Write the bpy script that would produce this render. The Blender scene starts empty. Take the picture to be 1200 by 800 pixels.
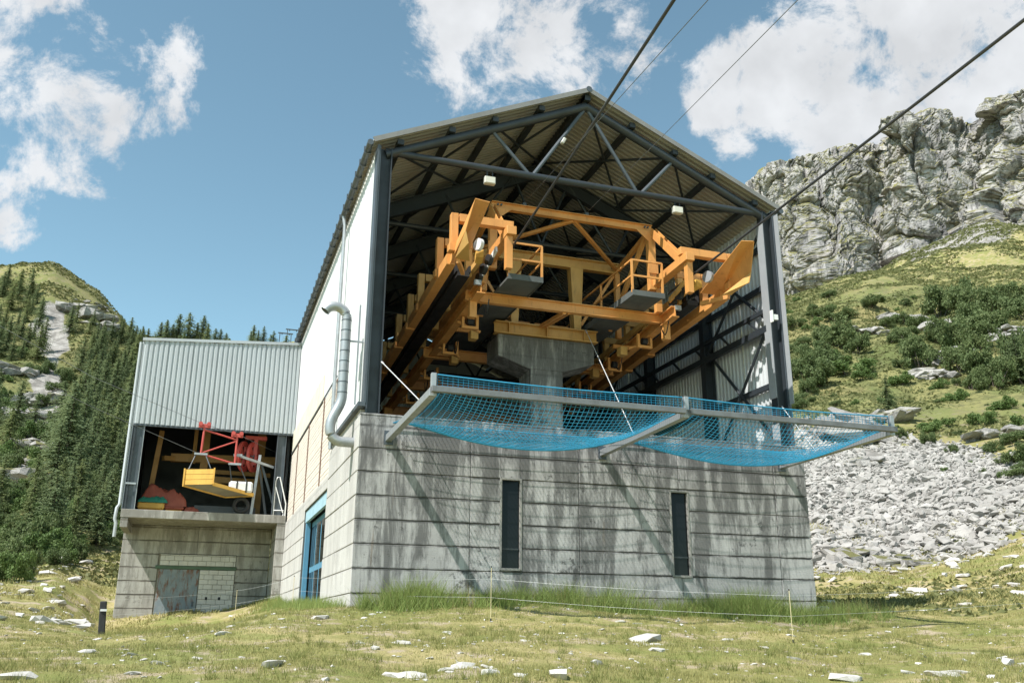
import bpy, bmesh, math, random
import numpy as np
from mathutils import Vector, Matrix
random.seed(7); RNG = np.random.default_rng(7)
scene = bpy.context.scene
COL = scene.collection
rad = math.radians

# ---------------------------------------------------------------- camera
cam_d = bpy.data.cameras.new('camera'); cam = bpy.data.objects.new('camera', cam_d); COL.objects.link(cam)
cam_d.sensor_width = 36.0; cam_d.lens = 32.02; cam_d.clip_start = 0.1; cam_d.clip_end = 4000
CAM = Vector((-3.3556, -21.4317, -0.5417))
def cam_matrix(yaw, pitch, roll):
    cy, sy, cp, sp = math.cos(yaw), math.sin(yaw), math.cos(pitch), math.sin(pitch)
    f = Vector((-sy*cp, cy*cp, sp)); r = Vector((cy, sy, 0)); u = r.cross(f)
    r2 = r*math.cos(roll)+u*math.sin(roll); u2 = u*math.cos(roll)-r*math.sin(roll)
    return Matrix(((r2.x, u2.x, -f.x), (r2.y, u2.y, -f.y), (r2.z, u2.z, -f.z)))
m4 = cam_matrix(-0.3237, 0.3068, 0.006).to_4x4(); m4.translation = CAM
cam.matrix_world = m4
scene.camera = cam

# ---------------------------------------------------------------- light, sky, exposure
TO_SUN = Vector((-0.530, -0.250, 0.810)).normalized()
SUN_EL = math.asin(TO_SUN.z); SUN_ROT = math.atan2(TO_SUN.x, TO_SUN.y)
sl = bpy.data.lights.new('sun', 'SUN'); sl.energy = 5.0; sl.angle = rad(0.5); sl.color = (1.0, 0.965, 0.915)
sun = bpy.data.objects.new('sun', sl); COL.objects.link(sun)
sun.rotation_euler = TO_SUN.to_track_quat('Z', 'Y').to_euler(); sun.location = (-30, -30, 60)
scene.view_settings.view_transform = 'Standard'; scene.view_settings.look = 'None'
scene.view_settings.exposure = 0.68; scene.view_settings.gamma = 1.0
scene.view_settings.use_curve_mapping = False

world = bpy.data.worlds.new('World'); scene.world = world; world.use_nodes = True
wn = world.node_tree; wn.nodes.clear(); wl = wn.links
def W(t, **kw):
    n = wn.nodes.new(t)
    for k, v in kw.items(): setattr(n, k, v)
    return n
def wmath(op, a, b=None, clamp=False):
    n = W('ShaderNodeMath', operation=op, use_clamp=clamp)
    for i, v in enumerate((a, b)):
        if v is None: continue
        if isinstance(v, (int, float)): n.inputs[i].default_value = v
        else: wl.new(v, n.inputs[i])
    return n.outputs[0]
sky = W('ShaderNodeTexSky', sky_type='NISHITA', sun_disc=False, sun_elevation=SUN_EL, sun_rotation=SUN_ROT, altitude=1800, air_density=0.9, dust_density=0.3, ozone_density=1.0)
tint = W('ShaderNodeMix', data_type='RGBA', blend_type='MULTIPLY'); tint.inputs[0].default_value = 1.0
wl.new(sky.outputs[0], tint.inputs[6]); tint.inputs[7].default_value = (1.68, 1.84, 1.40, 1)
geo = W('ShaderNodeNewGeometry'); neg = W('ShaderNodeVectorMath', operation='SCALE'); neg.inputs[3].default_value = -1.0
wl.new(geo.outputs['Incoming'], neg.inputs[0]); DIR = neg.outputs[0]
# cumulus: fractal noise over the sky dome, denser in a few banks
n1 = W('ShaderNodeTexNoise'); n1.inputs['Scale'].default_value = 11.0; n1.inputs['Detail'].default_value = 9.0; n1.inputs['Roughness'].default_value = 0.66; n1.inputs['Distortion'].default_value = 0.25
wl.new(DIR, n1.inputs['Vector'])
n2 = W('ShaderNodeTexNoise'); n2.inputs['Scale'].default_value = 2.3; n2.inputs['Detail'].default_value = 2.0
wl.new(DIR, n2.inputs['Vector'])
# cloud banks as (direction, angular radius in degrees, weight); the rest of the dome gets scattered ones from n2
BANKS = [((-0.179, 0.837, 0.517), 5.0, 0.285), ((-0.168, 0.869, 0.465), 4.2, 0.30), ((-0.105, 0.853, 0.512), 3.6, 0.26), ((-0.203, 0.899, 0.387), 2.4, 0.27), ((-0.25, 0.83, 0.50), 5.0, 0.22),
         ((0.22, 0.774, 0.594), 5.0, 0.30), ((0.314, 0.746, 0.587), 4.8, 0.33), ((0.485, 0.703, 0.52), 3.4, 0.31), ((0.542, 0.652, 0.531), 4.8, 0.40), ((0.612, 0.574, 0.544), 5.5, 0.38), ((0.665, 0.541, 0.515), 5.0, 0.36), ((0.58, 0.66, 0.47), 4.0, 0.42), ((0.60, 0.60, 0.51), 4.5, 0.40),
         ((-0.75, 0.4, 0.53), 16, 0.3), ((0.9, 0.1, 0.42), 15, 0.3), ((0.2, -0.85, 0.48), 18, 0.3), ((-0.6, -0.5, 0.63), 12, 0.25), ((0.1, 0.2, 0.97), 14, 0.2), ((0.6, -0.4, 0.7), 14, 0.25)]
tot = None
for d, r, w in BANKS:
    v = Vector(d).normalized()
    dp = W('ShaderNodeVectorMath', operation='DOT_PRODUCT'); wl.new(DIR, dp.inputs[0]); dp.inputs[1].default_value = v
    mr = W('ShaderNodeMapRange', interpolation_type='SMOOTHSTEP'); mr.inputs[1].default_value = math.cos(rad(r*1.5)); mr.inputs[2].default_value = 1.0 - (1-math.cos(rad(r)))*0.25
    mr.inputs[3].default_value = 0.0; mr.inputs[4].default_value = w
    wl.new(dp.outputs['Value'], mr.inputs[0])
    tot = mr.outputs[0] if tot is None else wmath('MAXIMUM', tot, mr.outputs[0])
base = wmath('ADD', wmath('MULTIPLY', n1.outputs[0], 1.2), tot)
dens = W('ShaderNodeMapRange', interpolation_type='SMOOTHSTEP'); dens.inputs[1].default_value = 0.80; dens.inputs[2].default_value = 0.97
wl.new(base, dens.inputs[0])
# cloud brightness: white crowns, faintly grey thin parts
n3 = W('ShaderNodeTexNoise'); n3.inputs['Scale'].default_value = 14.0; n3.inputs['Detail'].default_value = 6.0; wl.new(DIR, n3.inputs['Vector'])
crmp = W('ShaderNodeMapRange'); crmp.inputs[1].default_value = 0.3; crmp.inputs[2].default_value = 0.65; crmp.inputs[3].default_value = 4.9; crmp.inputs[4].default_value = 6.3
wl.new(n3.outputs[0], crmp.inputs[0])
ccol = W('ShaderNodeVectorMath', operation='SCALE'); ccol.inputs[0].default_value = (0.955, 0.975, 1.0); wl.new(crmp.outputs[0], ccol.inputs[3])
mixc = W('ShaderNodeMix', data_type='RGBA'); wl.new(wmath('MULTIPLY', dens.outputs[0], 0.95), mixc.inputs[0])
wl.new(tint.outputs[2], mixc.inputs[6]); wl.new(ccol.outputs[0], mixc.inputs[7])
bg = W('ShaderNodeBackground'); bg.inputs[1].default_value = 0.095
wl.new(mixc.outputs[2], bg.inputs[0]); wo = W('ShaderNodeOutputWorld'); wl.new(bg.outputs[0], wo.inputs[0])

# ---------------------------------------------------------------- helpers
class MB:
    def __init__(s): s.v = []; s.f = []
    def add(s, vs, fs):
        o = len(s.v); s.v += [tuple(q) for q in vs]; s.f += [tuple(i+o for i in f) for f in fs]; return s
    def box(s, a, b):
        (x0, y0, z0), (x1, y1, z1) = a, b
        x0, x1 = min(x0, x1), max(x0, x1); y0, y1 = min(y0, y1), max(y0, y1); z0, z1 = min(z0, z1), max(z0, z1)
        return s.add([(x0,y0,z0),(x1,y0,z0),(x1,y1,z0),(x0,y1,z0),(x0,y0,z1),(x1,y0,z1),(x1,y1,z1),(x0,y1,z1)],
              [(0,3,2,1),(4,5,6,7),(0,1,5,4),(1,2,6,5),(2,3,7,6),(3,0,4,7)])
    def bar(s, p, q, w, h, w2=None, h2=None, up=(0, 0, 1)):
        p, q = Vector(p), Vector(q); d = (q-p).normalized(); up = Vector(up)
        if abs(d.dot(up)) > 0.95: up = Vector((0, 1, 0))
        sd = d.cross(up).normalized(); u = sd.cross(d)
        vs = []
        for c, ww, hh in ((p, w, h), (q, w2 or w, h2 or h)):
            for a, b in ((-1,-1),(1,-1),(1,1),(-1,1)): vs.append(c+sd*a*ww/2+u*b*hh/2)
        return s.add(vs, [(0,1,2,3),(7,6,5,4),(0,4,5,1),(1,5,6,2),(2,6,7,3),(3,7,4,0)])
    def ibeam(s, p, q, w, h, t=0.03, up=(0, 0, 1)):
        p, q = Vector(p), Vector(q); d = (q-p).normalized(); up = Vector(up)
        if abs(d.dot(up)) > 0.95: up = Vector((0, 1, 0))
        sd = d.cross(up).normalized(); u = sd.cross(d)
        s.bar(p+u*(h-t)/2, q+u*(h-t)/2, w, t, up=u); s.bar(p-u*(h-t)/2, q-u*(h-t)/2, w, t, up=u)
        return s.bar(p, q, t, h-2*t-0.001, up=u)
    def tube(s, pts, r, n=8, cap=True, r2=None):
        pts = [Vector(p) for p in pts]; rings = []
        for i, p in enumerate(pts):
            d = (pts[min(i+1, len(pts)-1)]-pts[max(i-1, 0)]).normalized()
            up = Vector((0, 0, 1)) if abs(d.z) < 0.9 else Vector((0, 1, 0))
            a = d.cross(up).normalized(); b = a.cross(d)
            rr = r if r2 is None else r+(r2-r)*i/max(1, len(pts)-1)
            rings.append([p+a*rr*math.cos(2*math.pi*k/n)+b*rr*math.sin(2*math.pi*k/n) for k in range(n)])
        vs = [v for g in rings for v in g]; fs = []
        for i in range(len(rings)-1):
            for k in range(n): fs.append((i*n+k, i*n+(k+1) % n, (i+1)*n+(k+1) % n, (i+1)*n+k))
        if cap: fs.append(tuple(range(n))[::-1]); fs.append(tuple((len(rings)-1)*n+k for k in range(n)))
        return s.add(vs, fs)
    def disc(s, c, axis, r, t, n=24):
        a = Vector(axis).normalized()*t/2; return s.tube([Vector(c)-a, Vector(c)+a], r, n)
    def prism(s, poly, d):
        d = Vector(d); n = len(poly); a = [Vector(p) for p in poly]
        return s.add(a+[p+d for p in a], [tuple(range(n))[::-1], tuple(range(n, 2*n))]+[(i, (i+1) % n, n+(i+1) % n, n+i) for i in range(n)])
    def sheet(s, p, q, r, t_, th):
        p, q, r, t_ = (Vector(a) for a in (p, q, r, t_)); nrm = (q-p).cross(t_-p).normalized()*th
        return s.prism([p, q, r, t_], nrm)
    def build(s, name, mat, parent=None, smooth=False, bevel=0.0):
        off = wloc(parent)
        me = bpy.data.meshes.new(name)
        me.from_pydata([(v[0]-off.x, v[1]-off.y, v[2]-off.z) for v in s.v], [], s.f); me.update()
        bm = bmesh.new(); bm.from_mesh(me)
        bmesh.ops.recalc_face_normals(bm, faces=bm.faces)
        if bevel: bmesh.ops.bevel(bm, geom=list(bm.edges), offset=bevel, segments=1, affect='EDGES', clamp_overlap=True)
        bm.to_mesh(me); bm.free()
        return link(name, me, mat, parent, smooth)
def wloc(o):
    v = Vector((0, 0, 0))
    while o is not None: v += o.location; o = o.parent
    return v
def link(name, me, mat, parent=None, smooth=False, loc=None):
    if mat is not None and not me.materials: me.materials.append(mat)
    if smooth:
        me.polygons.foreach_set('use_smooth', [True]*len(me.polygons))
        me.set_sharp_from_angle(angle=rad(40))
    o = bpy.data.objects.new(name, me); COL.objects.link(o)
    if parent is not None: o.parent = parent
    if loc is not None: o.location = loc
    return o
def np_mesh(name, V, F):
    """V (n,3), F (m,k) arrays -> mesh"""
    me = bpy.data.meshes.new(name); V = np.asarray(V, np.float32); F = np.asarray(F, np.int32); m, k = F.shape
    me.vertices.add(len(V)); me.vertices.foreach_set('co', V.ravel())
    me.loops.add(m*k); me.loops.foreach_set('vertex_index', F.ravel())
    me.polygons.add(m); me.polygons.foreach_set('loop_start', np.arange(0, m*k, k, dtype=np.int32))
    me.update(calc_edges=True); me.validate(); me.shade_flat(); return me
def thing(name, label, cat, loc=(0, 0, 0), group=None):
    o = bpy.data.objects.new(name, None); COL.objects.link(o); o.location = loc; o.empty_display_size = 0.3
    return tag(o, label, cat, group)
def tag(o, label, cat, group=None, kind=None):
    o['label'] = label; o['category'] = cat
    if group: o['group'] = group
    if kind: o['kind'] = kind
    return o
def struct(o): o['kind'] = 'structure'; return o

# ---------------------------------------------------------------- numpy noise
_P = np.random.default_rng(3).permutation(256).astype(np.int64); _P = np.concatenate([_P, _P, _P])
_G = np.random.default_rng(4).normal(size=(256, 3)); _G /= np.linalg.norm(_G, axis=1)[:, None]
def perlin(x, y, z):
    x, y, z = np.broadcast_arrays(np.asarray(x, float), np.asarray(y, float), np.asarray(z, float))
    xi, yi, zi = (np.floor(a).astype(np.int64) for a in (x, y, z)); xf, yf, zf = x-xi, y-yi, z-zi
    u, v, w = (a*a*a*(a*(a*6-15)+10) for a in (xf, yf, zf)); r = 0
    for i in (0, 1):
        for j in (0, 1):
            for k in (0, 1):
                g = _G[_P[_P[_P[(xi+i) & 255]+((yi+j) & 255)]+((zi+k) & 255)] & 255]
                d = g[..., 0]*(xf-i)+g[..., 1]*(yf-j)+g[..., 2]*(zf-k)
                r = r+d*(u if i else 1-u)*(v if j else 1-v)*(w if k else 1-w)
    return r*1.5
def fbm(x, y, z, oct=4, gain=0.5):
    r = 0; a = 1.0; f = 1.0
    for _ in range(oct): r = r+a*perlin(x*f+7.3, y*f+1.7, z*f+3.1); a *= gain; f *= 2.03
    return r

# ---------------------------------------------------------------- materials
class NT:
    def __init__(s, name):
        s.m = bpy.data.materials.new(name); s.m.use_nodes = True; s.t = s.m.node_tree; s.n = s.t.nodes; s.l = s.t.links
        s.b = s.n['Principled BSDF']; s.out = s.n['Material Output']
    def N(s, t, **kw):
        n = s.n.new(t)
        for k, v in kw.items(): setattr(n, k, v)
        return n
    def put(s, sock, v):
        if hasattr(v, 'is_linked') or isinstance(v, bpy.types.NodeSocket): s.l.new(v, sock)
        elif isinstance(v, tuple) and len(v) == 3 and sock.type == 'RGBA': sock.default_value = (*v, 1)
        else: sock.default_value = v
    def pos(s): return s.N('ShaderNodeNewGeometry').outputs['Position']
    def mapv(s, v, sc=(1, 1, 1)):
        n = s.N('ShaderNodeMapping'); s.l.new(v, n.inputs[0]); n.inputs['Scale'].default_value = sc; return n.outputs[0]
    def noise(s, v, scale, detail=4, rough=0.55, dist=0.0):
        n = s.N('ShaderNodeTexNoise'); s.l.new(v, n.inputs['Vector'])
        n.inputs['Scale'].default_value = scale; n.inputs['Detail'].default_value = detail; n.inputs['Roughness'].default_value = rough; n.inputs['Distortion'].default_value = dist
        return n.outputs[0]
    def ramp(s, v, a, b, c=0.0, d=1.0, smooth=True):
        n = s.N('ShaderNodeMapRange', interpolation_type='SMOOTHSTEP' if smooth else 'LINEAR')
        s.l.new(v, n.inputs[0]); n.inputs[1].default_value = a; n.inputs[2].default_value = b; n.inputs[3].default_value = c; n.inputs[4].default_value = d
        return n.outputs[0]
    def mix(s, f, a, b, mode='MIX'):
        n = s.N('ShaderNodeMix', data_type='RGBA', blend_type=mode); s.put(n.inputs[0], f); s.put(n.inputs[6], a); s.put(n.inputs[7], b); return n.outputs[2]
    def math(s, op, a, b=0.0, clamp=False):
        n = s.N('ShaderNodeMath', operation=op, use_clamp=clamp); s.put(n.inputs[0], a); s.put(n.inputs[1], b); return n.outputs[0]
    def bump(s, h, strength=0.3, dist=0.02):
        n = s.N('ShaderNodeBump'); n.inputs['Strength'].default_value = strength; n.inputs['Distance'].default_value = dist; s.l.new(h, n.inputs['Height']); s.l.new(n.outputs[0], s.b.inputs['Normal'])
    def rnd(s): return s.N('ShaderNodeObjectInfo').outputs['Random']
    def isl(s): return s.N('ShaderNodeNewGeometry').outputs['Random Per Island']
    def done(s, col, rough=0.8, metal=0.0, spec=None):
        s.put(s.b.inputs['Base Color'], col); s.put(s.b.inputs['Roughness'], rough); s.put(s.b.inputs['Metallic'], metal)
        if spec is not None: s.b.inputs['Specular IOR Level'].default_value = spec
        return s.m
    def sepz(s, v):
        n = s.N('ShaderNodeSeparateXYZ'); s.l.new(v, n.inputs[0]); return n.outputs
M = {}
def paint(name, c, c2=None, rough=0.5, metal=0.0, scale=1.6, dirt=0.35, bump=0.0, dirtcol=None, spec=None):
    t = NT(name); p = t.pos(); c2 = c2 or tuple(v*0.8 for v in c)
    a = t.ramp(t.noise(p, scale, 6, 0.6), 0.35, 0.7)
    col = t.mix(a, c, c2)
    d = t.ramp(t.noise(t.mapv(p, (5, 5, 0.9)), 1.6, 7, 0.7), 0.52, 0.78, 0, dirt)
    col = t.mix(d, col, dirtcol or tuple(v*0.35 for v in c))
    if bump: t.bump(t.noise(p, 30, 4), bump, 0.01)
    M[name] = t.done(col, t.ramp(a, 0, 1, rough, min(1, rough+0.15)), metal, spec)
def concrete(name, lo, hi, stain, streak=1.0, top=4.38, joint=1.0):
    t = NT(name); p = t.pos()
    col = t.mix(t.ramp(t.noise(p, 0.7, 6, 0.65), 0.3, 0.72), lo, hi)
    col = t.mix(t.math('MULTIPLY', t.ramp(t.rnd(), 0, 1, -0.5, 1), 0.22, True), col, tuple(v*0.72 for v in hi))
    # long vertical run-off streaks, longest below the wall head
    z = t.sepz(p)[2]
    near_top = t.ramp(z, top-4.6, top+0.1, 0.0, 1.0, False)
    st = t.noise(t.mapv(p, (1.2, 1.2, 0.22)), 1.7, 9, 0.72, 0.35)
    st2 = t.noise(t.mapv(p, (5, 5, 0.5)), 1.5, 8, 0.75, 0.3)
    pat = t.noise(p, 0.35, 3)
    s1 = t.math('ADD', t.math('ADD', st, t.math('MULTIPLY', near_top, 0.15)), t.math('MULTIPLY', pat, 0.22))
    s1 = t.ramp(s1, 0.61, 0.78, 0, 0.75*streak)
    s2 = t.ramp(t.math('ADD', st2, t.math('MULTIPLY', near_top, 0.05)), 0.53, 0.66, 0, 0.5*streak)
    col = t.mix(s1, col, stain); col = t.mix(s2, col, tuple(v*1.5 for v in stain))
    # joints bleed dark, blotchy
    wob = t.math('MULTIPLY', t.math('SUBTRACT', t.noise(t.mapv(p, (2, 2, 2)), 2.2, 6, 0.7), 0.5), 0.16)
    fr = t.math('FRACT', t.math('ADD', t.math('DIVIDE', t.math('SUBTRACT', z, 0.24), 0.5565), t.math('ADD', wob, 20.0)))
    jl = t.math('MULTIPLY', t.ramp(t.math('ABSOLUTE', t.math('SUBTRACT', fr, 0.5)), 0.40, 0.485, 0, 1), t.ramp(t.noise(t.mapv(p, (1, 1, 1.8)), 0.8, 5, 0.7), 0.36, 0.55, 0.15, 1.0*joint))
    col = t.mix(jl, col, tuple(v*1.3 for v in stain))
    rust = t.ramp(t.noise(t.mapv(p, (3, 3, 0.18)), 1.2, 5, 0.6), 0.66, 0.78, 0, 0.5)
    col = t.mix(rust, col, (0.22, 0.15, 0.09))
    blot = t.ramp(t.math('ADD', t.noise(p, 5, 8, 0.75), t.math('MULTIPLY', t.noise(p, 0.6, 3), 0.5)), 0.84, 0.92, 0, 0.75*streak); col = t.mix(blot, col, stain)
    sp = t.ramp(t.noise(p, 26, 5, 0.7), 0.58, 0.72, 0, 0.4); col = t.mix(sp, col, tuple(v*0.4 for v in lo))
    h = t.math('ADD', t.noise(t.mapv(p, (1, 1, 9)), 3.5, 6, 0.7), t.math('MULTIPLY', t.noise(p, 45, 5), 0.6))
    t.bump(h, 0.35, 0.012)
    M[name] = t.done(col, 0.9)
concrete('concrete', (0.32, 0.308, 0.302), (0.48, 0.463, 0.455), (0.05, 0.049, 0.048))
concrete('concrete_side', (0.46, 0.445, 0.42), (0.56, 0.545, 0.52), (0.22, 0.21, 0.20), 0.4, joint=.5)
concrete('concrete_annex', (0.33, 0.315, 0.285), (0.44, 0.425, 0.39), (0.10, 0.09, 0.075), 0.7, 4.0)
concrete('concrete_pier', (0.28, 0.273, 0.262), (0.44, 0.43, 0.415), (0.04, 0.038, 0.036), .95, 8.2, joint=.3)
paint('joint', (0.12, 0.116, 0.11), rough=0.95, dirt=0.5)
paint('white_metal', (0.66, 0.665, 0.665), (0.62, 0.625, 0.625), rough=0.42, dirt=0.12, scale=0.6)
paint('cream', (0.72, 0.66, 0.53), rough=0.7, dirt=0.1)
paint('grey_metal', (0.40, 0.43, 0.445), (0.36, 0.385, 0.40), rough=0.42, dirt=0.18, scale=0.5)
paint('inner_metal', (0.52, 0.54, 0.55), (0.46, 0.48, 0.49), rough=0.5, dirt=0.2, scale=0.5)
paint('roof_under', (0.35, 0.338, 0.312), (0.30, 0.29, 0.268), rough=0.55, dirt=0.25, scale=0.5)
paint('flange_sunlit', (0.30, 0.315, 0.33), (0.26, 0.275, 0.29), rough=0.45, dirt=0.2)  # paler than the column steel: sunlight put into the colour
paint('roof_edge', (0.21, 0.207, 0.2), rough=0.5, dirt=0.3)
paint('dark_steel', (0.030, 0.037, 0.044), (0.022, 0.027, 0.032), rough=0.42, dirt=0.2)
paint('slate_steel', (0.075, 0.09, 0.105), (0.06, 0.072, 0.085), rough=0.42, dirt=0.2)
paint('galvanised', (0.42, 0.44, 0.455), (0.32, 0.335, 0.35), rough=0.42, metal=0.55, dirt=0.25, scale=3)
paint('duct', (0.40, 0.415, 0.425), (0.31, 0.325, 0.335), rough=0.42, metal=0.6, dirt=0.15, scale=3)
paint('orange', (0.66, 0.31, 0.09), (0.56, 0.25, 0.07), rough=0.45, dirt=0.6, dirtcol=(0.20, 0.085, 0.03))
paint('ochre', (0.60, 0.35, 0.11), (0.52, 0.29, 0.085), rough=0.5, dirt=0.6, dirtcol=(0.18, 0.09, 0.03))
paint('deck_grey', (0.10, 0.11, 0.108), (0.075, 0.083, 0.082), rough=0.7, dirt=0.4, bump=0.1)
paint('black_rubber', (0.016, 0.016, 0.017), rough=0.6, dirt=0.2)
paint('white_paint', (0.78, 0.78, 0.77), rough=0.5, dirt=0.15)
paint('red_paint', (0.50, 0.075, 0.06), (0.42, 0.07, 0.055), rough=0.45, dirt=0.35)
paint('yellow_wood', (0.72, 0.42, 0.085), (0.62, 0.35, 0.07), rough=0.6, dirt=0.45, dirtcol=(0.16, 0.09, 0.03))
paint('old_board', (0.28, 0.25, 0.19), rough=0.85, dirt=0.5)
paint('tarp_orange', (0.30, 0.075, 0.04), (0.22, 0.05, 0.03), rough=0.6, dirt=0.3, bump=0.3)
paint('tarp_green', (0.02, 0.20, 0.13), rough=0.6, dirt=0.3)
paint('blue_paint', (0.10, 0.27, 0.40), (0.085, 0.23, 0.35), rough=0.5, dirt=0.25)
paint('pale_blue', (0.36, 0.55, 0.64), rough=0.5, dirt=0.15)
paint('green_lintel', (0.07, 0.12, 0.075), rough=0.6, dirt=0.5)
paint('block_white', (0.58, 0.56, 0.52), (0.50, 0.48, 0.445), rough=0.85, dirt=0.3, bump=0.2)
paint('wood_board', (0.66, 0.60, 0.53), (0.58, 0.52, 0.455), rough=0.75, dirt=0.25, scale=3)
paint('brown_batten', (0.20, 0.12, 0.09), rough=0.7)
paint('rope_steel', (0.06, 0.06, 0.062), rough=0.5, metal=0.3, dirt=0.3)
paint('bay_ochre_shaded', (0.26, 0.14, 0.035), rough=0.6, dirt=0.5)  # darker copy of ochre, the shade of the bay mixed into the paint
paint('thin_rope', (0.20, 0.21, 0.22), rough=0.45, metal=0.4)
paint('stay_wire', (0.62, 0.63, 0.63), rough=0.45, metal=0.2)
paint('window_frame', (0.20, 0.195, 0.185), (0.28, 0.265, 0.24), rough=0.7, dirt=0.5)
paint('lamp_body', (0.55, 0.54, 0.48), rough=0.4, dirt=0.15)
paint('fence_black', (0.025, 0.025, 0.025), rough=0.6)
paint('fence_rod', (0.70, 0.60, 0.36), rough=0.5)
paint('net_rail_shaded', (0.20, 0.205, 0.21), (0.15, 0.153, 0.157), rough=0.5, metal=0.4, dirt=0.35, scale=3)  # galvanised darkened: the rail's shadow side put into the colour
paint('net_cord', (0.016, 0.20, 0.34), (0.02, 0.25, 0.41), rough=0.6, dirt=0.1)
paint('net_edge', (0.03, 0.27, 0.45), rough=0.6, dirt=0.1)
t = NT('rusty_door'); p = t.pos()
r = t.ramp(t.noise(t.mapv(p, (3, 3, 0.8)), 1.7, 8, 0.7), 0.47, 0.62)
M['rusty_door'] = t.done(t.mix(r, t.mix(t.ramp(t.noise(p, 3, 4), .3, .7), (0.17, 0.21, 0.235), (0.23, 0.265, 0.28)), (0.17, 0.075, 0.04)), 0.75)
t = NT('glass'); M['glass'] = t.done((0.010, 0.012, 0.014), 0.08, 0, 0.18); t.bump(t.noise(t.pos(), 1.2, 2), 0.05, 0.05)
t = NT('lamp_glass'); M['lamp_glass'] = t.done((0.62, 0.60, 0.52), 0.2)

def foliage(name, a, b, c, trans=0.25):
    t = NT(name)
    col = t.mix(t.isl(), a, b); col = t.mix(t.math('MULTIPLY', t.rnd(), 0.75), col, c)
    col = t.mix(t.ramp(t.noise(t.pos(), 0.35, 2), 0.35, 0.65, 0, 0.45), col, a)
    t.done(col, 0.65, 0, 0.25)
    tr = t.N('ShaderNodeBsdfTranslucent'); t.l.new(t.mix(0.5, col, b), tr.inputs[0])
    ms = t.N('ShaderNodeMixShader'); ms.inputs[0].default_value = trans
    t.l.new(t.b.outputs[0], ms.inputs[1]); t.l.new(tr.outputs[0], ms.inputs[2]); t.l.new(ms.outputs[0], t.out.inputs[0]); M[name] = t.m
foliage('needles', (0.11, 0.155, 0.075), (0.24, 0.29, 0.14), (0.18, 0.235, 0.12), 0.4)
foliage('needles_light', (0.14, 0.18, 0.075), (0.28, 0.32, 0.14), (0.21, 0.25, 0.11), 0.45)
foliage('leaves', (0.085, 0.12, 0.042), (0.175, 0.215, 0.085), (0.12, 0.165, 0.065), 0.35)
foliage('heath', (0.11, 0.125, 0.046), (0.205, 0.195, 0.078), (0.15, 0.16, 0.06))
foliage('leaves_light', (0.09, 0.145, 0.04), (0.15, 0.21, 0.065), (0.12, 0.18, 0.06))
foliage('grass_blades', (0.29, 0.275, 0.10), (0.46, 0.40, 0.19), (0.26, 0.27, 0.09), 0.3)
foliage('tall_grass', (0.17, 0.235, 0.06), (0.34, 0.38, 0.14), (0.22, 0.29, 0.085), 0.4)
foliage('tuft_grass', (0.16, 0.19, 0.05), (0.33, 0.31, 0.12), (0.20, 0.23, 0.065), 0.35)
foliage('dry_grass', (0.32, 0.27, 0.12), (0.42, 0.36, 0.19), (0.3, 0.25, 0.1), 0.3)
paint('bark', (0.085, 0.065, 0.05), (0.13, 0.11, 0.095), rough=0.95, scale=5, dirt=0.4, bump=0.4)
def rockmat(name, lo, hi, dark, lichen=0.3, sc=0.9):
    t = NT(name); p = t.pos()
    col = t.mix(t.ramp(t.noise(p, sc, 7, 0.65), 0.3, 0.7), lo, hi)
    col = t.mix(t.math('MULTIPLY', t.isl(), 0.3), col, dark)
    col = t.mix(t.ramp(t.noise(p, sc*4, 6, 0.7), 0.58, 0.75, 0, lichen), col, dark)
    t.bump(t.noise(p, sc*9, 8, 0.7), 0.6, 0.05/sc); M[name] = t.done(col, 0.92)
rockmat('rock', (0.27, 0.255, 0.235), (0.43, 0.41, 0.38), (0.10, 0.095, 0.085), .6)
rockmat('rock_white', (0.42, 0.40, 0.37), (0.60, 0.58, 0.54), (0.22, 0.20, 0.175), 0.45, 3.0)

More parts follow.
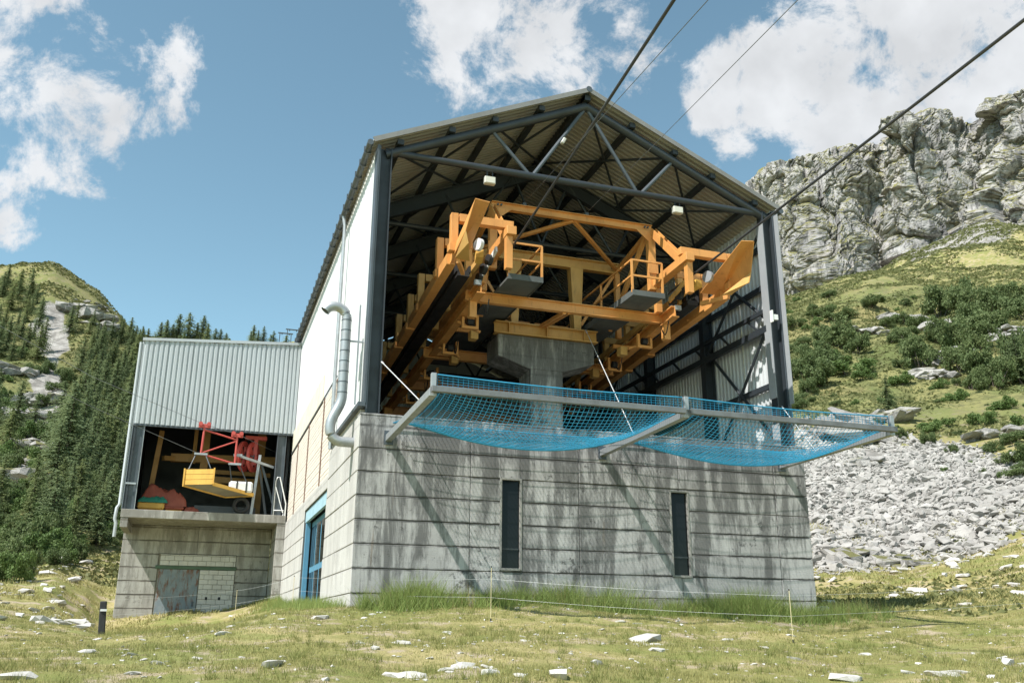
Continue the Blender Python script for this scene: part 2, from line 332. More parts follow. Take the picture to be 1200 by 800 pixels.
# ================================================================ TERRAIN
# height profiles: azimuth (deg from +Y towards +X, seen from the meadow) -> (distance, height)
#T0
NEAR = [(0.0, -2.05), (3, -1.78)]
PROF = {
 -16: [(10,-1.0),(18,-.77),(42,.77),(62,3.64),(130,23.9),(180,45.4),(230,76),(280,84),(420,70)],
 -10.2: [(10,-1.03),(18,-.78),(36,.4),(55,2.25),(130,25.7),(180,49.5),(230,82),(270,88),(420,70)],
 -7.4: [(10,-1.03),(18,-.75),(30,-.25),(38,.35),(55,2.9),(130,26.5),(185,52.5),(235,80),(275,84),(420,60)],
 -6: [(10,-1.03),(19,-.74),(30,-.4),(39,-.2),(58,3.2),(130,25.6),(190,51),(235,75.5),(272,79),(420,60)],
 -4.7: [(10,-1.04),(20,-.72),(40,-.75),(62,3.95),(130,24.8),(235,70),(270,74),(420,62)],
 .9: [(10,-1.05),(19,-.57),(38,-.45),(75,5.46),(140,28),(260,75.5),(300,80),(420,70)],
 5.5: [(10,-1.06),(21,-.2),(26,.02),(36,.13),(80,6.0),(150,30.8),(290,89),(330,93),(420,85)],
 20: [(10,-1.07),(18,-.42),(21,-.05),(30,.3),(45,1),(80,7),(150,33),(290,92),(420,110)],
 33: [(11,-1.08),(19,-.55),(23,-.35),(28,0.),(42,1.),(60,4.3),(84,14),(125,31),(205,68),(330,108),(420,130)],
 36.9: [(11.5,-1.09),(19,-.7),(23,-.55),(27,-.16),(42,1.0),(55,4.04),(84,15.3),(125,33.5),(205,72.1),(330,117),(420,140)],
 41: [(11.5,-1.07),(17,-.8),(24,-.43),(42,1),(55,3.5),(86,15.9),(125,32.6),(215,77.9),(330,120),(420,150)],
 44.8: [(11.5,-1.05),(17,-.78),(24,-.42),(40,.9),(52,3.2),(82,14.2),(120,30.4),(225,80.5),(345,136),(420,170)],
 48.2: [(11.5,-1.04),(17,-.83),(22,-.51),(38,.95),(52,3.9),(72,10.5),(115,28.2),(230,80.9),(360,149),(420,180)],
 55.6: [(11.5,-.99),(17,-.8),(22,-.49),(36,.79),(52,4),(70,9.1),(115,26.7),(230,76),(360,140),(420,170)],
 80: [(11,-1.2),(36,.2),(70,6),(115,20),(230,60),(420,130)],
 130: [(11,-2.0),(40,-4),(120,-14),(420,-40)],
 -170: [(11,-2.6),(40,-8),(120,-30),(420,-90)],
 -110: [(11,-2.0),(40,-4),(120,-10),(420,-30)],
 -50: [(11,-1.1),(42,.3),(62,2.5),(130,20),(230,60),(420,70)]}
_AZ = np.array(sorted(PROF)); _LD = np.log(np.geomspace(0.3, 520, 500))
_TAB = []
for _a in _AZ:
    _p = NEAR + PROF[_a] + [(520, PROF[_a][-1][1])]
    _d = np.array([q[0] for q in _p]); _z = np.array([q[1] for q in _p])
    _r = np.interp(np.exp(_LD), _d, _z)
    _k = np.hanning(9); _k /= _k.sum(); _r = np.convolve(np.pad(_r, 4, mode='edge'), _k, 'valid')
    _TAB.append(_r)
_AZ = np.concatenate([[_AZ[-1]-360], _AZ, [_AZ[0]+360]]); _TAB = np.array([_TAB[-1]]+_TAB+[_TAB[0]])
CX, CY = -3.3556, -21.4317
def ground(x, y, detail=True):
    x = np.asarray(x, float); y = np.asarray(y, float)
    dx, dy = x-CX, y-CY; d = np.hypot(dx, dy); az = np.degrees(np.arctan2(dx, dy))
    i = np.clip(np.searchsorted(_AZ, az)-1, 0, len(_AZ)-2); f = (az-_AZ[i])/(_AZ[i+1]-_AZ[i]); f = f*f*(3-2*f)*0.5+f*0.5
    u = (np.log(np.maximum(d, 0.31))-_LD[0])/(_LD[1]-_LD[0]); j = np.clip(u.astype(int), 0, len(_LD)-2); g = np.clip(u-j, 0, 1)
    z = (_TAB[i, j]*(1-g)+_TAB[i, j+1]*g)*(1-f)+(_TAB[i+1, j]*(1-g)+_TAB[i+1, j+1]*g)*f
    if detail:
        far = np.clip((d-42)/60, 0, 1)
        z = z+fbm(x*.5, y*.5, 0.0, 4)*(.10*(1-far))+far*(fbm(x*.035, y*.035, 2.0, 5)*np.minimum(3.2, d*.018)+fbm(x*.2, y*.2, 5., 3)*.5)
        hump = np.clip((d-28)/14, 0, 1)*(1-far)
        z = z+hump*fbm(x*.22, y*.22, 9., 3)*.25
    return z
#T1
def gz(x, y): return float(ground(np.array([x]), np.array([y]))[0])
def pol(az, d): return CX+d*math.sin(rad(az)), CY+d*math.cos(rad(az))

az_list = np.concatenate([np.arange(-22, 62, 0.2), np.arange(62, 338, 4.0)]); nA = len(az_list)
d_list = np.geomspace(0.3, 500, 300); nD = len(d_list)
A2, D2 = np.meshgrid(np.radians(az_list), d_list, indexing='ij')
X2 = CX+D2*np.sin(A2); Y2 = CY+D2*np.cos(A2); Z2 = ground(X2, Y2)
ii, jj = np.meshgrid(np.arange(nA), np.arange(nD-1), indexing='ij'); i2 = (ii+1) % nA
F = np.stack([ii*nD+jj, ii*nD+jj+1, i2*nD+jj+1, i2*nD+jj], -1).reshape(-1, 4)
me = np_mesh('meadow_ground', np.stack([X2, Y2, Z2], -1).reshape(-1, 3), F)
azd = np.degrees(A2)
def band(v, a, b, s): return np.clip((v-a)/s, 0, 1)*np.clip((b-v)/s, 0, 1)
rockm = np.zeros_like(D2)
gul_az = np.interp(D2, [60, 90, 130, 200], [-11.4, -10.2, -8.9, -9.7]); nz = fbm(X2*.08, Y2*.08, 1., 4)
rockm = np.maximum(rockm, np.clip(1.6-np.abs(azd-gul_az)/0.55+nz*1.3, 0, 1)*band(D2, 68, 205, 8))
rockm = np.maximum(rockm, band(azd, -12.5, -6.0, .6)*band(D2, 24, 50, 6)*np.clip(.15+nz*1.2, 0, 1))
scr_in = np.interp(azd, [25, 33, 37, 39, 41, 44.8, 48, 56], [72, 56, 50, 50, 54, 51, 52, 50]); scr_out = np.interp(azd, [25, 33, 36.9, 41, 44.8, 48.2, 52], [72, 88, 92, 86, 80, 71, 66])
scree_mask = np.clip((D2-scr_in)/4+nz*.6, 0, 1)*np.clip((scr_out-D2)/5+nz*.9, 0, 1)*np.clip((azd-25)/3, 0, 1)
rockm = np.maximum(rockm, scree_mask)
up = np.interp(azd, [34, 38, 40, 41.5, 44, 47, 52], [322, 322, 326, 300, 272, 285, 300]); nz2 = fbm(X2*.03, Y2*.03, 4., 4)
rockm = np.maximum(rockm, np.clip((D2-up)/14+nz2*1.3, 0, 1)*np.clip((azd-33)/1., 0, 1))
at = me.attributes.new('rock', 'FLOAT', 'POINT'); at.data.foreach_set('value', rockm.ravel().astype(np.float32))
lush = np.clip((D2-58)/50, 0, 1)*np.clip(1.15-(D2-150)/110, 0.1, 1)
at = me.attributes.new('lush', 'FLOAT', 'POINT'); at.data.foreach_set('value', lush.ravel().astype(np.float32))
t = NT('alpine_ground'); p = t.pos()
def attr(t, n): a = t.N('ShaderNodeAttribute', attribute_name=n); return a.outputs['Fac']
turf = t.mix(t.ramp(t.noise(p, 0.55, 6, 0.65), 0.42, 0.58), (0.22, 0.21, 0.075), (0.34, 0.29, 0.135))
turf = t.mix(t.ramp(t.noise(p, 0.3, 6, 0.7), 0.48, 0.58, 0, 0.75), turf, (0.17, 0.195, 0.055))
turf = t.mix(t.ramp(t.noise(p, 1.1, 6, 0.7), 0.53, 0.61, 0, 0.9), turf, (0.37, 0.305, 0.22))
turf = t.mix(t.ramp(t.noise(p, 4.5, 7, 0.75), 0.55, 0.64, 0, 0.7), turf, (0.16, 0.12, 0.065))
hill = t.mix(t.ramp(t.noise(p, 0.09, 8, 0.7), 0.42, 0.58), (0.115, 0.135, 0.048), (0.20, 0.19, 0.078))
hill = t.mix(t.ramp(t.noise(p, 0.55, 8, 0.75), 0.46, 0.60, 0, 0.8), hill, (0.075, 0.082, 0.032))
hill = t.mix(t.ramp(t.noise(p, 0.035, 6, 0.7), 0.5, 0.62, 0, 0.45), hill, (0.22, 0.18, 0.085))
hill = t.mix(t.ramp(t.noise(p, 1.6, 8, 0.75), 0.56, 0.66, 0, 0.9), hill, (0.045, 0.055, 0.02))
hill = t.mix(t.ramp(t.noise(p, 0.4, 9, 0.8), 0.62, 0.68, 0, 0.9), hill, (0.36, 0.345, 0.32))
col = t.mix(attr(t, 'lush'), turf, hill)
rc = t.mix(t.ramp(t.noise(p, 0.5, 8, 0.7), 0.4, 0.6), (0.17, 0.16, 0.145), (0.33, 0.315, 0.29))
rc = t.mix(t.ramp(t.noise(p, 2.2, 8, 0.75), 0.52, 0.66, 0, .8), rc, (0.12, 0.115, 0.105))
rk = t.ramp(t.math('ADD', attr(t, 'rock'), t.math('MULTIPLY', t.noise(p, 0.6, 6, 0.7), 0.7)), 0.62, 0.85)
col = t.mix(rk, col, rc)
t.bump(t.math('ADD', t.noise(p, 2.5, 8, 0.75), t.math('MULTIPLY', t.noise(p, 0.5, 4), 1.5)), 0.8, 0.12)
M['alpine_ground'] = t.done(col, 0.95, 0, 0.15)
struct(link('meadow_ground', me, M['alpine_ground'], smooth=True))

# ---------------------------------------------------------------- cliff
PL = [(34.4, 430), (34.8, 375), (35.15, 346), (35.8, 338), (38.2, 333), (40.4, 338), (42.6, 350), (43.3, 338), (45.0, 334), (46.8, 344), (48.4, 356), (49.4, 345), (51.5, 340), (54, 350), (58, 355), (66, 365)]
P2 = np.array([pol(a, d) for a, d in PL]); seg = np.hypot(*np.diff(P2, axis=0).T); cs = np.concatenate([[0], np.cumsum(seg)])
S = np.linspace(0, cs[-1], 760); px = np.interp(S, cs, P2[:, 0]); py = np.interp(S, cs, P2[:, 1])
kk = np.hanning(15); kk /= kk.sum(); px = np.convolve(np.pad(px, 7, mode='edge'), kk, 'valid'); py = np.convolve(np.pad(py, 7, mode='edge'), kk, 'valid')
caz = np.degrees(np.arctan2(px-CX, py-CY)); cd = np.hypot(px-CX, py-CY)
te = np.interp(caz, [34.4, 35.1, 37.1, 40.6, 43.0, 43.5, 46.2, 48, 49.1, 51.5, 56, 66], [.50, .520, .5345, .534, .530, .556, .553, .541, .552, .555, .56, .55])
top = -.54+np.minimum(cd, 352)*te; bot = ground(px, py)-12
nT = 330; tt = np.linspace(0, 1, nT)
tx, ty = np.gradient(px), np.gradient(py); ln = np.hypot(tx, ty); nx, ny = ty/ln, -tx/ln
sgn = np.sign((CX-px)*nx+(CY-py)*ny); sgn = np.where(sgn == 0, 1, sgn); nx, ny = nx*np.median(sgn[100:]), ny*np.median(sgn[100:])
TT, SS = np.meshgrid(tt, S); ZZ = bot[:, None]+(top-bot)[:, None]*TT
bx, by = px[:, None]+0*TT, py[:, None]+0*TT
def ridged(*a, **k): return 1-np.abs(fbm(*a, **k))*2
def facets(u, v, seed):
    """tilted rock facets: random height and slope for each jittered cell, and the distance to the nearest crack"""
    ui, vi = np.floor(u).astype(int), np.floor(v).astype(int); b1 = np.full(u.shape, 9.); b2 = b1.copy(); val = np.zeros(u.shape)
    for i in (-1, 0, 1):
        for j in (-1, 0, 1):
            h = _P[(_P[(_P[(ui+i) & 255]+((vi+j) & 255)) & 511]+seed) & 511]; g = _G[h]; g2 = _G[(h*7+31) & 255]
            du, dv = u-(ui+i+.5+g[..., 0]*.5), v-(vi+j+.5+g[..., 1]*.5); d = np.sqrt(du*du+dv*dv); m = d < b1
            b2 = np.where(m, b1, np.minimum(b2, d)); b1 = np.where(m, d, b1); val = np.where(m, h/255.+du*g2[..., 0]*.9+dv*g2[..., 1]*.9, val)
    return val, np.clip(1-(b2-b1)/.12, 0, 1)
wu, wv = SS+fbm(SS*.05, ZZ*.05, 1., 4)*6, ZZ+fbm(SS*.05, ZZ*.05, 5., 4)*6
disp = fbm(SS*.02, ZZ*.012, 3., 3)*8
for fu, fv, am, cr, sd in ((.030, .012, 6, 2.2, 3), (.08, .035, 2.8, 1.5, 11), (.2, .10, 1.4, .8, 23), (.5, .36, .65, .35, 37), (1.2, 1.0, .26, .1, 53)):
    f_, c_ = facets(wu*fu, wv*fv, sd); disp += am*f_-cr*c_
st = ZZ*.045+fbm(SS*.012, ZZ*.012, 7., 3)*.9; disp += (1-(st-np.floor(st)))*5.0*np.clip(fbm(SS*.02, ZZ*.03, 9., 3)*2-.1, 0, 1)
disp += -disp.mean()+(1-TT)**1.5*9
edge = np.clip((TT-.97)/.03, 0, 1)
CXV = bx+nx[:, None]*(disp-6*edge**2); CYV = by+ny[:, None]*(disp-6*edge**2)
CZV = ZZ+fbm(bx*.12, by*.12, 3., 4)*3.0*TT**3+fbm(bx*.5, by*.5, 7., 3)*1.0*TT**3
back = np.array([1, 3, 6, 10.]); BXV = CXV[:, -1:]-nx[:, None]*back; BYV = CYV[:, -1:]-ny[:, None]*back; BZV = CZV[:, -1:]+np.array([0.3, 0.4, 0, -6])+fbm(BXV*.1, BYV*.1, 1., 3)*1.5
V = np.stack([np.concatenate([CXV, BXV], 1), np.concatenate([CYV, BYV], 1), np.concatenate([CZV, BZV], 1)], -1)
nR = V.shape[1]; ii, jj = np.meshgrid(np.arange(len(S)-1), np.arange(nR-1), indexing='ij')
F = np.stack([ii*nR+jj, (ii+1)*nR+jj, (ii+1)*nR+jj+1, ii*nR+jj+1], -1).reshape(-1, 4)
me = np_mesh('cliff', V.reshape(-1, 3), F)
t = NT('cliff_rock'); p = t.pos()
col = t.mix(t.ramp(t.noise(p, 0.05, 8, 0.7), 0.32, 0.68), (0.265, 0.255, 0.253), (0.46, 0.44, 0.428))
col = t.mix(t.ramp(t.noise(t.mapv(p, (1, 1, .35)), 0.09, 6, 0.6), 0.5, 0.7, 0, .5), col, (0.36, 0.31, 0.28))
col = t.mix(t.ramp(t.noise(t.mapv(p, (1, 1, .25)), 0.35, 8, 0.75), 0.48, 0.59, 0, .8), col, (0.085, 0.083, 0.083))  # upright dark streaks paint the shade of cracks into the rock
nrm = t.sepz(t.N('ShaderNodeNewGeometry').outputs['Normal'])[2]
g = t.ramp(t.math('ADD', nrm, t.math('MULTIPLY', t.noise(p, 0.045, 6, 0.7), 1.25)), 1.03, 1.18)
col = t.mix(g, col, t.mix(t.noise(p, .2, 4), (0.13, 0.14, 0.05), (0.23, 0.20, 0.085)))
t.bump(t.noise(p, 0.8, 10, 0.8), .8, .6); M['cliff_rock'] = t.done(col, 0.95, 0, .1)
struct(link('cliff', me, M['cliff_rock']))

# ---------------------------------------------------------------- rocks
def hull(seed, sq=(1, .8, .45), n=16):
    r = random.Random(seed); bm = bmesh.new()
    for _ in range(n):
        v = Vector((r.gauss(0, 1), r.gauss(0, 1), r.gauss(0, 1))).normalized()*r.uniform(.75, 1)
        bm.verts.new((max(-.8, min(.8, v.x))*sq[0]*.6, max(-.8, min(.8, v.y))*sq[1]*.6, max(-.62, min(.62, v.z))*sq[2]*.7))
    bmesh.ops.convex_hull(bm, input=list(bm.verts)); 
    for v in [v for v in bm.verts if not v.link_faces]: bm.verts.remove(v)
    bmesh.ops.triangulate(bm, faces=bm.faces); bm.verts.ensure_lookup_table(); bm.verts.index_update()
    V = np.array([v.co[:] for v in bm.verts]); F = np.array([[v.index for v in f.verts] for f in bm.faces]); bm.free(); return V, F
HULLS = [hull(i, sq) for i, sq in enumerate([(1, .8, .45), (1.1, .7, .35), (.9, .8, .6), (1.2, .7, .5), (1, .9, .3), (1.1, .6, .6), (.9, .9, .5), (1.3, .8, .35)])]
HME = [np_mesh('stone', *h) for h in HULLS]; HMEW = [np_mesh('pale_stone', *hull(50+i, sq, 18)) for i, sq in enumerate([(1, .8, .28), (1.1, .6, .22), (.9, .8, .35), (1.2, .7, .3), (1, .6, .4)])]
def rotm(n, tilt):
    a = RNG.uniform(0, 2*np.pi, n); b = RNG.normal(0, tilt, n); c = RNG.normal(0, tilt, n); R = np.empty((n, 3, 3))
    for i in range(n): R[i] = np.array((Matrix.Rotation(b[i], 3, 'X') @ Matrix.Rotation(c[i], 3, 'Y') @ Matrix.Rotation(a[i], 3, 'Z')))
    return R
def rock_mass(name, P, size, mat, tilt=.5):
    Vs, Fs, o = [], [], 0; R = rotm(len(P), tilt)
    for i in range(len(P)):
        V, F = HULLS[RNG.integers(len(HULLS))]; q = (V*size[i]*RNG.uniform(.8, 1.2, 3)) @ R[i].T+P[i]; Vs.append(q); Fs.append(F+o); o += len(V)
    return link(name, np_mesh(name, np.concatenate(Vs), np.concatenate(Fs)), mat)
def scatter(n, azr, dr, ok):
    out = []
    while len(out) < n:
        a, d = RNG.uniform(*azr), math.sqrt(RNG.uniform(dr[0]**2, dr[1]**2)) 
        if ok(a, d): out.append((a, d))
    return np.array(out)
def scree_points(n):
    a = RNG.uniform(25, 58, n*4); d = np.sqrt(RNG.uniform(46**2, 94**2, n*4)); x = CX+d*np.sin(np.radians(a)); y = CY+d*np.cos(np.radians(a))
    w = RNG.normal(0, 1.3, n*4)+5*fbm(x*.08, y*.08, 1., 3)
    k = (np.interp(a, [25, 33, 37, 39, 41, 44.8, 48, 56], [72, 56, 50, 50, 54, 51, 52, 50]) < d+w) & (d-w < np.interp(a, [25, 33, 36.9, 41, 44.8, 48.2, 52, 58], [72, 88, 93, 87, 81, 72, 67, 64]))
    k &= fbm(x*.13, y*.13, 4., 3) < .42
    return np.c_[a[k], d[k]][:n]
Q = scree_points(33000); xy = np.array([pol(*q) for q in Q]); z = ground(xy[:, 0], xy[:, 1])
sz = np.clip(RNG.lognormal(-1.3, .5, len(Q)), .12, .85)
vis = [i for i in np.argsort(-sz/Q[:, 1]) if 36.8 < Q[i, 0] < 49][:230]; rest = np.setdiff1d(np.arange(len(Q)), vis)
o = rock_mass('scree', np.c_[xy[rest], z[rest]+sz[rest]*.05], sz[rest], M['rock']); tag(o, 'pale grey scree of broken stones below the shrubby slope', 'scree', kind='stuff')
R = rotm(len(vis), .35)
def scree_label(a, d, s):
    return '%s boulder in the scree, %s, %s' % ('big pale' if s > .7 else 'pale', 'close to the station wall' if a < 39.5 else ('right of the net tip' if a < 43.5 else 'towards the right edge'), 'at its foot' if d < 56 else ('midway up' if d < 66 else 'near its top'))
def place_rock(name, mesh, P, s, Rm, label, group, mat, cat='rock'):
    if not mesh.materials: mesh.materials.append(mat)
    o = bpy.data.objects.new(name, mesh); COL.objects.link(o); m = Matrix(Rm.tolist()).to_4x4(); o.matrix_world = Matrix.Translation(P) @ m @ Matrix.Diagonal((*s, 1))
    return tag(o, label, cat, group)
for n, i in enumerate(vis):
    s = sz[i]*1.15; place_rock('scree_boulder', HME[n % 8], (xy[i, 0], xy[i, 1], z[i]+s*.12), (s, s*RNG.uniform(.8, 1.2), s*RNG.uniform(.8, 1.2)), R[n],
        scree_label(*Q[i], sz[i]), 'larger boulders in the scree', M['rock'], 'boulder')
# stones sunk in the meadow (x, y, width)
STONES = [(3.7, -7.28, 0.72, 'largest white flat boulder in the meadow below the right window slit'), (-2.43, -10.39, 0.44, 'rounded white stone in the meadow below the grey rusty door'), (-0.23, -10.28, 0.46, 'white slab with a dark edge in the middle of the foreground meadow'), (-0.97, -10.82, 0.43, ''), (0.35, -12.01, 0.38, ''), (-0.95, -2.53, 0.38, ''), (-1.12, -10.74, 0.32, ''), (-0.2, -11.37, 0.27, ''), (-0.41, -7.65, 0.28, ''), (1.63, -10.08, 0.27, ''), (5.09, -12.26, 0.44, ''), (5.02, -11.78, 0.23, ''), (4.0, -11.88, 0.43, ''), (-2.81, -4.89, 0.29, ''), (-3.67, -9.39, 0.21, ''), (-4.93, -10.82, 0.42, ''), (-7.05, 7.91, 0.35, ''), (0.45, -1.31, 0.16, ''), (0.22, -1.71, 0.16, ''), (-0.45, -10.42, 0.22, ''), (-0.02, -11.83, 0.2, ''), (-3.22, -8.72, 0.18, ''), (-0.99, -8.74, 0.18, ''), (-3.88, -10.48, 0.17, ''), (7.01, -11.38, 0.37, ''), (3.12, -8.86, 0.25, ''), (0.52, -8.23, 0.16, ''), (-1.67, -2.4, 0.17, ''), (-4.75, -6.24, 0.27, ''), (-1.88, 17.67, 0.31, ''), (5.13, -8.54, 0.18, ''), (4.68, -9.93, 0.19, '')]
def meadow_label(x, y, w):
    a = math.degrees(math.atan2(x-CX, y-CY)); d = math.hypot(x-CX, y-CY)
    return '%s white stone in the meadow grass, %s, %s' % ('sizeable' if w > .3 else ('small' if w > .13 else 'tiny'), 'below the annex' if a < 6 else ('below the left window slit' if a < 19 else ('between the window slits' if a < 27 else ('below the right window slit' if a < 36 else 'right of the station'))), 'close to the camera' if d < 12.5 else ('midway to the wall' if d < 16.5 else 'near the wall'))
for n, (x, y, w, lab) in enumerate(STONES):
    place_rock('meadow_stone', HMEW[n % 5], (x, y, gz(x, y)+.008+w*.005), (w, w*RNG.uniform(.75, 1.1), w*RNG.uniform(.8, 1.1)), rotm(1, .08)[0], lab or meadow_label(x, y, w), None if lab else 'white stones in the meadow', M['rock_white'], 'stone')
Q = scatter(115, (-11, 47), (9.0, 22), lambda a, d: d < 20 or a > 38 or a < 3); xy = np.array([pol(*q) for q in Q])
for n, (x, y) in enumerate(xy):
    w = float(np.clip(RNG.lognormal(-2.1, .5), .06, .35)); place_rock('meadow_stone', HMEW[n % 5], (x, y, gz(x, y)+w*.01), (w, w*.8, w*.7), rotm(1, .15)[0], meadow_label(x, y, w), 'white stones in the meadow', M['rock_white'], 'stone')
Q = scatter(190, (-12.5, -4.4), (24, 56), lambda a, d: not (a > -5.6 and d > 36)); xy = np.array([pol(*q) for q in Q])
for n, (x, y) in enumerate(xy):
    w = float(np.clip(RNG.lognormal(-1.0, .5), .12, 1.1)); place_rock('hillside_stone', HMEW[n % 5], (x, y, gz(x, y)+w*.04), (w, w*.8, w*.9), rotm(1, .12)[0], ('big' if w > .6 else 'small')+' pale stone in the rocky grass left of the annex, '+('nearer the meadow' if math.hypot(x-CX, y-CY) < 38 else 'nearer the shrubs'), 'stones in the rocky grass left of the annex', M['rock_white'], 'stone')
Q = scatter(110, (36.5, 50), (27, 56), lambda a, d: RNG.uniform() < (d/56)**2); xy = np.array([pol(*q) for q in Q])
for n, (x, y) in enumerate(xy):
    w = float(np.clip(RNG.lognormal(-.8, .5), .15, 1.5)); place_rock('pasture_stone', HMEW[n % 5], (x, y, gz(x, y)+w*.05), (w, w*.8, w*1.0), rotm(1, .2)[0], ('big' if w > .6 else 'small')+' pale stone in the dry pasture '+('below the scree foot' if math.hypot(x-CX, y-CY) > 42 else 'right of the station corner'), 'stones in the pasture below the scree', M['rock_white'], 'stone')
x = RNG.uniform(-11, 47, 1500); dd = RNG.uniform(8.5, 26, 1500); pxy = np.array([pol(a_, d_) for a_, d_ in zip(x, dd)]); k = fbm(pxy[:, 0]*.5, pxy[:, 1]*.5, 6., 3)+RNG.normal(0, .25, len(pxy)) > -.05; pxy = pxy[k]
tag(rock_mass('pebbles', np.c_[pxy, ground(pxy[:, 0], pxy[:, 1])+.006], np.clip(RNG.lognormal(-3.1, .45, len(pxy)), .02, .12), M['rock_white'], .2), 'small pale pebbles strewn over the meadow', 'pebbles', kind='stuff')
# rock outcrops: stacked angular slabs
def outcrop(az, d, w, h, dep, label, seed, dz=0.0):
    x, y = pol(az, d); z = gz(x, y)+dz; r = np.random.default_rng(seed+5); Vs, Fs, o_ = [], [], 0
    n = 34; tilt = np.array(Matrix.Rotation(r.normal(0, .16), 3, 'X') @ Matrix.Rotation(r.normal(.08, .14), 3, 'Y'))
    for k in range(n):
        V, F = hull(900+seed*40+k, (1, .8, .42), 18); q = r.uniform(-1, 1, 3); q[2] = abs(q[2])**.8*(1-.55*(q[0]**2+q[1]**2)/2)*(1 if k % 3 else .6)
        s = r.uniform(.22, .5)*min(w, h*2.2); P = (V*np.array([s*r.uniform(.8, 1.5), s, s*r.uniform(.7, 1.3)])) @ np.array(Matrix.Rotation(r.normal(0, .5), 3, 'Z')).T
        Vs.append((P+q*np.array([w*.46, dep*.42, h*.46])) @ tilt.T); Fs.append(F+o_); o_ += len(V)
    P = np.concatenate(Vs); F = np.concatenate(Fs)
    a = rad(-az); c, s = math.cos(a), math.sin(a); P = np.c_[P[:, 0]*c-P[:, 1]*s, P[:, 0]*s+P[:, 1]*c, P[:, 2]]
    o = link('rock_outcrop', np_mesh('rock_outcrop', P, F), M['outcrop'], loc=(x, y, z)); return tag(o, label, 'rock')
t = NT('outcrop'); p = t.pos()
col = t.mix(t.ramp(t.noise(p, .5, 8, .7), .3, .7), (0.20, 0.19, 0.18), (0.44, 0.42, 0.39)); col = t.mix(t.ramp(t.noise(t.mapv(p, (1, 1, 3)), .6, 8, .75), .52, .66, 0, .85), col, (0.09, 0.085, 0.08))
nrm = t.sepz(t.N('ShaderNodeNewGeometry').outputs['Normal'])[2]
col = t.mix(t.ramp(t.math('ADD', nrm, t.math('MULTIPLY', t.noise(p, .4, 5, .7), .9)), 1.2, 1.38), col, (0.15, 0.145, 0.05)); t.bump(t.noise(p, 1.8, 9, .75), .9, .3); M['outcrop'] = t.done(col, .95)
M['outcrop'] = M['outcrop']
for az, d, w, h, dep, lab in ((-7.9, 199, 11, 4.6, 5, 'dark craggy rock band under the grassy crest of the left hill'), (-6.9, 193, 7, 4.2, 4, 'smaller dark crag at the end of the rock band on the left hill'),
    (-7.6, 211, 7, 1.8, 4, 'pale rock slabs on the grassy crest of the left hill'), (-10.9, 150, 7, 4.4, 5, 'grey rock step in the gully at the left edge'), (-9.4, 140, 6, 4, 5, 'grey rock beside the top of the left gully'),
    (-9.1, 112, 5, 4, 4, 'pale rock in the middle of the left gully'), (-9.5, 128, 7, 4.5, 5, 'broad pale slab field in the upper part of the left gully'), (-8.6, 100, 6, 3.5, 4, 'pale rock step at the bend of the left gully'), (-9.9, 90, 5, 3, 4, 'pale rock low in the left gully'), (-8.9, 78, 5, 2.6, 4, 'lowest pale rock of the left gully'),
    (40.6, 88, 9, 5.5, 5, 'layered grey crag at the top of the scree behind the net'), (41.0, 93, 6, 4, 4, 'grey crag behind the layered crag above the scree'), (40.5, 52.0, 5.5, 1.5, 2.6, 'broad flat boulder at the foot of the scree'),
    (45.2, 143, 7, 6, 4, 'pale rock face between the shrubs near the upper right'), (42.6, 163, 8, 5, 4, 'pale rock face left of the upper shrubs'), (44.9, 124, 6, 4, 4, 'pale stepped rock in the middle of the shrub slope'),
    (43.9, 118, 6, 3.4, 4, 'low pale rock below the middle shrubs'), (48.5, 137, 5, 6, 4, 'reddish broken rock below the upper right shrubs'), (38.5, 158, 4, 4.5, 3, 'pale rock beside the round shrub left on the slope'),
    (40.2, 148, 10, 2.4, 3, 'long low rock ledge right of the round shrub'), (47.2, 82, 5, 2.2, 3, 'pale boulder in the green slope at the right edge'), (39.8, 76, 3, 1.6, 2.4, 'largest loose block in the scree behind the net')):
    outcrop(az, d, w, h, dep, lab, int(abs(az)*7), -h*.2)


# ================================================================ TREES AND SHRUBS
def conifer_meshes(seed, H=10.0, slender=1.0):
    r = np.random.default_rng(seed); Q = []
    nw = 30
    for w in range(nw):
        f = (w+.5)/nw; z = H*(.07+.92*f); L = (H*.235*slender)*(1-f)**.78*(.75+.4*r.random())+.12
        for b in range(int(10-4*f)):
            a = r.uniform(0, 2*np.pi); l = L*r.uniform(.55, 1.15); droop = r.uniform(.05, .45)*(1-f*.6); n = max(3, int(l/.12))
            for k in range(n):
                s = (k+.5+r.uniform(-.3, .3))/n; rr = l*s; zz = z-droop*rr*(.4+s*.6)+r.normal(0, .06)
                c = np.array([math.cos(a)*rr+r.normal(0, .10), math.sin(a)*rr+r.normal(0, .10), zz])
                sz = .155*(1.25-s*.5)*(.7+.6*r.random()); aa = a+r.uniform(-1.1, 1.1)
                d1 = np.array([math.cos(aa), math.sin(aa), r.uniform(-.75, .05)])*sz*1.5; d2 = np.array([-math.sin(aa), math.cos(aa), r.uniform(-.5, .5)])*sz*.62
                Q += [c-d1*.4, c+d2, c+d1, c-d2]
    for k in range(16): # leader
        c = np.array([r.normal(0, .03), r.normal(0, .03), H*(.90+.06*k/16)]); a = r.uniform(0, 6.28); d1 = np.array([math.cos(a)*.12, math.sin(a)*.12, .1]); d2 = np.array([-math.sin(a)*.05, math.cos(a)*.05, .02]); Q += [c-d1, c+d2, c+d1, c-d2]
    Q = np.array(Q); crown = np_mesh('crown', Q, np.arange(len(Q)).reshape(-1, 4)); crown.materials.append(M['needles_light' if seed > 4 else 'needles'])
    tb = MB().tube([(0, 0, -.6), (.03, 0, H*.3), (0, .04, H*.65), (0, 0, H*.97)], .17, 7, r2=.02)
    tm = bpy.data.meshes.new('trunk'); tm.from_pydata(tb.v, [], tb.f); tm.materials.append(M['bark']); return crown, tm
